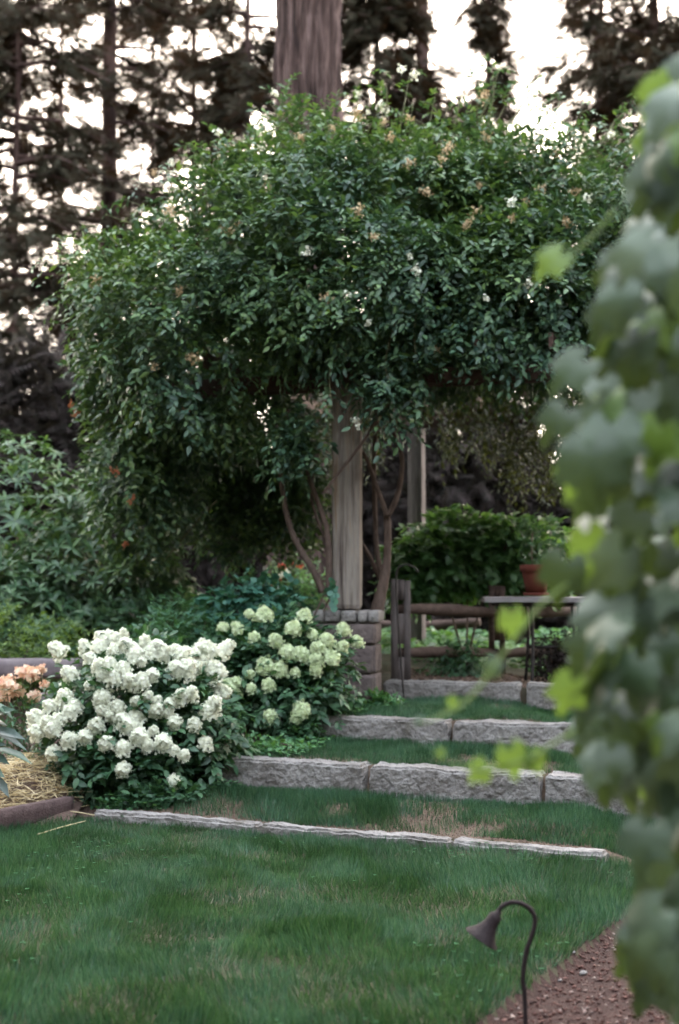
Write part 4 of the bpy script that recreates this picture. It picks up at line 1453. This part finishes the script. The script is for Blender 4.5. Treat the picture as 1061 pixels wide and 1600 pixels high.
for y_, mt, nm in ((False, 'grape', 'foliage'), (True, 'grape_lit', 'backlit_foliage')):
    acc = Acc()
    for j in range(5):
        k = (idx == j) & (backlit == y_)
        if k.any():
            acc.add(*inst(GL[j], pos[k], frames(d[k], nn[k]), sc[k]))
    if y_:
        for (px, py, s, dx, dz, tilt) in ((868, 412, .045, -1.0, -.75, .9), (1030, 152, .05, -.3, -.5, .6), (905, 735, .055, -.2, -.9, .5), (800, 975, .034, .1, -.9, .3), (800, 1190, .042, .3, -1, .3),
                                          (752, 1212, .03, -.6, -.8, .3), (708, 1105, .014, -.5, -.6, .4), (892, 1085, .05, -.3, -.9, .5), (835, 1195, .03, .6, -1, .4), (690, 1186, .012, -1, -.2, .4)):
            p = P(px, py - 10, 2.6)
            dd = np.array([[dx, 0, dz]])
            acc.add(*inst(GL[int(px) % 5], p[None], frames(dd, np.array([[.2, -1.0, tilt]])), np.array([s * 1.2])))
    else:
        for (px, py, s, dx, dz) in ((770, 1040, .028, -.5, -.7), (655, 1124, .012, -1, -.4), (900, 570, .06, -.8, -.6), (880, 890, .06, -.3, -1), (875, 650, .055, -.7, -.8)):
            p = P(px, py, 2.6)
            acc.add(*inst(GL[int(px) % 5], p[None], frames(np.array([[dx, 0, dz]]), np.array([[-.2, -1.0, .8]])), np.array([s * 1.2])))
    acc.build(nm, M[mt], vn, True)
acc = Acc()
for k in range(6):
    x0 = .78 + .11 * k
    tube(acc, [(.95 + .03 * k, 2.9, gz(.95, 2.9) - .03), (x0 + .08, 2.9, .7), (x0 - .04, 2.85, 1.4), (x0 + .02, 2.87, 2.1), (x0 + .05, 2.9, 2.95)], [.02, .016, .014, .012, .01], 7, 6, .1, k)
acc.build('stems', M['vine_wood'], vn, True)
acc = Acc()
for pl_ in ([(905, 900), (850, 940), (815, 985), (780, 1030), (740, 1085), (708, 1110), (660, 1130)], [(900, 1140), (860, 1165), (830, 1185), (790, 1195), (750, 1205), (700, 1190)], [(960, 330), (915, 380), (870, 410)], [(960, 660), (920, 690), (903, 720)]):
    acc = Acc()
    tube(acc, [P(a, b_, 2.6) for a, b_ in pl_], [.0036] * (len(pl_) - 1) + [.0015], 6, 5)
    acc.build('shoot', M['vine_green'], vn, True)
tr = empty('trellis', (1.15, 3.1, gz(1.15, 3.1)), 'brown timber trellis behind the grape vine at the right edge', 'trellis')
bm = rough_block((.09, .09, 2.95), .1, .002, 51, 4, (1.15, 3.1, 1.40), 0, bev=.006)
mesh_bm('post', bm, M['rail_wood'], tr)
for k in range(6):
    bm = rough_block((.62, .02, .045), .08, .001, 52 + k, 4, (1.15, 3.045, .45 + k * .44), 0, bev=.003)
    mesh_bm('slat', bm, M['rail_wood'], tr)

# ------------------------------------------------------------------ trees behind
SP, SPF = [], []
for i in range(7):
    t = i / 7
    for sg in (-1, 1):
        ang = sg * R(50)
        L = .42 * (1 - .55 * t)
        b = len(SP)
        SP += [(0, t - .05, 0), (0, t + .06, 0), (L * math.sin(ang), t + L * math.cos(ang), -.07)]
        SPF += [(b, b + 1, b + 2)]
b = len(SP)
SP += [(-.03, 0, 0), (.03, 0, 0), (0, 1.15, -.06)]
SPF += [(b, b + 1, b + 2)]
SPRAY = (np.array(SP, float), np.array(SPF))


def conifer(label, x, y, h, rt, base, Rc, nb, seed, lean=0.0, nsp=52, spl=.34, dead=0):
    rg = np.random.default_rng(seed)
    g0 = gz(x, y)
    t = empty('conifer_tree', (x, y, g0), label, 'tree', 'tall conifers behind the garden')
    acc = Acc()
    zs = np.linspace(-.2, h, 9)
    tube(acc, [(x + lean * z_ + rg.normal(0, .02), y, g0 + z_) for z_ in zs], [rt * (1.12 if i == 0 else 1) * (1 - .9 * max(z_, 0) / h) + .02 for i, z_ in enumerate(zs)], 14, 5, .05, seed)
    P_, D_, N_, S_ = [], [], [], []
    for b in range(nb + dead):
        isd = b >= nb
        f = rg.uniform(0, 1) ** 1.1
        z_ = base + (h - base) * f if not isd else base * rg.uniform(.35, 1.0)
        az = rg.uniform(0, 2 * math.pi)
        L = Rc * (1 - f ** 1.4 * .9) * rg.uniform(.6, 1.15)
        dr = np.array([math.cos(az), math.sin(az), 0])
        o = np.array([x + lean * z_, y, g0 + z_])

        def bp(tt):
            return o + dr * L * tt + np.array([0, 0, 1]) * L * (.12 * tt - .42 * tt * tt)
        tube(acc, [bp(0), bp(.5), bp(1)], [.035 + .012 * L, .02, .006], 5, 3, 0, b, False)
        if isd:
            continue
        cl = rg.uniform(.12, 1.0, 4)          # boughs carry their needles in clumps
        for tt in np.clip(rg.choice(cl, nsp) + rg.normal(0, .045, nsp), .08, 1.02):
            p = bp(tt) + rg.normal(0, .13, 3) * [1, 1, 1.0]
            sg = rg.choice((-1, 1))
            sd2 = np.array([-dr[1], dr[0], 0]) * sg
            P_.append(p)
            D_.append(nrm(dr * (.5 + .4 * tt) + sd2 * rg.uniform(.2, 1.0) + np.array([0, 0, rg.uniform(-1.1, .15)])))
            N_.append(nrm(np.array([0, 0, 1.0]) + rg.normal(0, .8, 3)))
            S_.append(spl * rg.uniform(.6, 1.4))
    acc.build('trunk', M['bark_far'], t, True)
    if P_:
        V, F = inst(SPRAY, np.array(P_), frames(np.array(D_), np.array(N_)), np.array(S_))
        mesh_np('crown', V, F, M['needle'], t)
    return t


def at(px, Y):
    return (px - CX) / FPX * Y


# the big fir right behind the arbour
bx0, by0 = at(481, 18), 18.0
fir = empty('fir_tree', (bx0, by0, gz(bx0, by0)), 'massive straight fir trunk with ridged reddish grey bark, rising behind the arbour', 'tree')
nseg, nring = 120, 160
a = np.linspace(0, 2 * math.pi, nseg, endpoint=False)
zz = np.linspace(-.3, 13.5, nring)
A_, Z_ = np.meshgrid(a, zz)
r0 = .475 * (1 - .014 * Z_) + .28 * np.exp(-Z_ / .6)
q = np.stack([np.cos(A_) * 4.2, np.sin(A_) * 4.2, Z_ * .4], -1).reshape(-1, 3)
rid = np.abs(vnoise(q, 3.0, 5) - .5) * 2 + .5 * np.abs(vnoise(q, 7.0, 6) - .5) * 2
rr = r0 + (rid.reshape(A_.shape) - .6) * .10
V = np.stack([bx0 + rr * np.cos(A_), by0 + rr * np.sin(A_), gz(bx0, by0) + Z_], -1).reshape(-1, 3)
ii, jj = np.meshgrid(np.arange(nseg), np.arange(nring - 1))
F = np.stack([jj * nseg + ii, jj * nseg + (ii + 1) % nseg, (jj + 1) * nseg + (ii + 1) % nseg, (jj + 1) * nseg + ii], -1).reshape(-1, 4)
mesh_np('trunk', V, F, M['bark'], fir, True)
rg = np.random.default_rng(99)
P_, D_, N_, S_ = [], [], [], []
acc = Acc()
for b in range(34):
    z_ = rg.uniform(10.2, 13.5)
    az = rg.uniform(0, 2 * math.pi)
    L = rg.uniform(2, 3.6)
    dr = np.array([math.cos(az), math.sin(az), 0])
    o = np.array([bx0, by0, gz(bx0, by0) + z_])
    f_ = lambda tt: o + dr * L * tt + np.array([0, 0, 1]) * L * (.1 * tt - .5 * tt * tt)
    tube(acc, [f_(0), f_(.5), f_(1)], [.05, .03, .008], 5, 3, 0, b, False)
    for tt in rg.uniform(.2, 1, 26):
        P_.append(f_(tt))
        D_.append(nrm(dr * .5 + rg.normal(0, .5, 3) + [0, 0, -.5]))
        N_.append(nrm([0, 0, 1] + rg.normal(0, .4, 3)))
        S_.append(rg.uniform(.25, .6))
acc.build('limbs', M['bark_far'], fir, True)
V, F = inst(SPRAY, np.array(P_), frames(np.array(D_), np.array(N_)), np.array(S_))
mesh_np('crown', V, F, M['needle'], fir)

TREES = [
    ('slim bare trunked conifer left of the massive fir, rising full height', 165, 27, 21, .21, 1.5, 2.7, 140, 0),
    ('conifer at far left edge of the view with ragged branches', 20, 25, 20, .05, .5, 2.8, 175, 0),
    ('dense conifer beyond the left frame edge', -140, 26, 20, .25, .5, 3.0, 170, 0),
    ('conifer between the slim trunk and the massive fir', 300, 29, 22, .06, 1.0, 2.8, 165, 0),
    ('thin conifer close left of the massive fir, with hanging boughs', 385, 24, 19, .05, 1.0, 1.7, 135, 0),
    ('conifer right beside the massive fir, dark and dense', 590, 25, 19, .06, 1.0, 1.7, 190, 0),
    ('conifer with reddish trunk left of the bright sky gap', 662, 27, 20, .2, 1.5, 1.5, 130, 0),
    ('narrow conifer standing within the bright sky gap', 766, 30, 15.8, .12, 1.0, 1.15, 130, 0),
    ('sparse leaning conifer right of the bright sky gap', 925, 28, 16, .09, 1.5, 2.0, 80, .02),
    ('dense conifer at the upper right corner behind the vine', 1030, 24, 20, .1, .5, 2.3, 220, 0),
    ('conifer beyond the right frame edge', 1190, 25, 20, .25, .5, 2.6, 150, 0),
    ('farther conifer at left seen between nearer trunks', 90, 36, 20, .06, .5, 3.4, 110, 0),
    ('farther conifer seen left of the massive fir trunk', 235, 37, 20, .06, .5, 3.4, 110, 0)]
for i, (lab, px, yy, h, rt, base, Rc, nb, ln) in enumerate(TREES):
    conifer(lab, at(px, yy), yy, h, rt, base, Rc, nb, 700 + i, ln)


def hedge(label, lobes, seed, n, base):
    rg = np.random.default_rng(seed)
    b = empty('yew_hedge', base, label, 'hedge', 'dark hedges behind the garden')
    cs, rs = np.array([l[0] for l in lobes]), np.array([l[1] for l in lobes])
    wh = rg.choice(len(lobes), n)
    u = rand_unit(rg, n)
    p = cs[wh] + rs[wh] * u * (1 + .25 * (vnoise(u * 2 + wh[:, None] * 3, 2, seed) - .5) - .25 * rg.uniform(0, 1, n) ** 2)[:, None]
    k = p[:, 2] > .5
    p, u = p[k], u[k]
    V, F = inst(SPRAY, p, frames(nrm(u * .5 + rg.normal(0, .6, u.shape) + [0, 0, -.2]), nrm(u + rg.normal(0, .5, u.shape) + [0, 0, .5])), rg.uniform(.25, .6, len(p)))
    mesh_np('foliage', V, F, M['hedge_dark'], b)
    acc = Acc()
    for c, r in zip(cs, rs):
        tube(acc, [(c[0], c[1], .5), (c[0], c[1], c[2])], [.08, .05], 7, 2)
    acc.build('stems', M['bark_far'], b, True)


hedge('dark dense hedge seen under the arbour beyond the rail fence', [((at(690, 21), 21, 2.5), (1.3, .9, 2.2)), ((at(790, 21), 21.2, 2.0), (.8, .8, 1.8)), ((at(590, 21), 21, 2.4), (1.0, .8, 2.1)), ((at(990, 21), 21, 1.7), (1.3, .8, 1.7))], 801, 9000, (at(700, 21), 21, .6))
hedge('dark dense hedge at far left behind the rhododendron', [((at(20, 20), 20, 2.6), (1.6, .9, 2.2)), ((at(150, 20), 20.4, 2.1), (1.4, .9, 2.0)), ((at(-130, 20), 20, 2.6), (1.5, .9, 2.3)), ((at(300, 20), 20.6, 1.8), (1.4, .8, 1.9)), ((at(420, 20.5), 20.8, 1.6), (1.0, .8, 1.5))], 802, 12000, (at(20, 20), 20, .6))

# unseen wood added at the sides and back, raised to block low skylight
rg = np.random.default_rng(900)
n = 13000
az = rg.uniform(R(38), R(322), n)
rad = rg.uniform(15, 19, n)
hz = 19.0 * rg.uniform(0, 1, n) * (.75 + .35 * vnoise(np.stack([az * 4, 0 * az, 0 * az], 1), 1, 5))
p = np.stack([np.sin(az) * rad, np.cos(az) * rad, .3 + hz], 1)
V, F = inst(SPRAY, p, frames(nrm(rand_unit(rg, n) + [0, 0, -.3]), nrm(rand_unit(rg, n) + [0, 0, .6])), rg.uniform(1.2, 2.4, n))
tag(mesh_np('unseen_wood', V, F, M['needle']), 'unseen conifer wood added at the sides and behind to block low skylight', 'wood', kind='stuff')
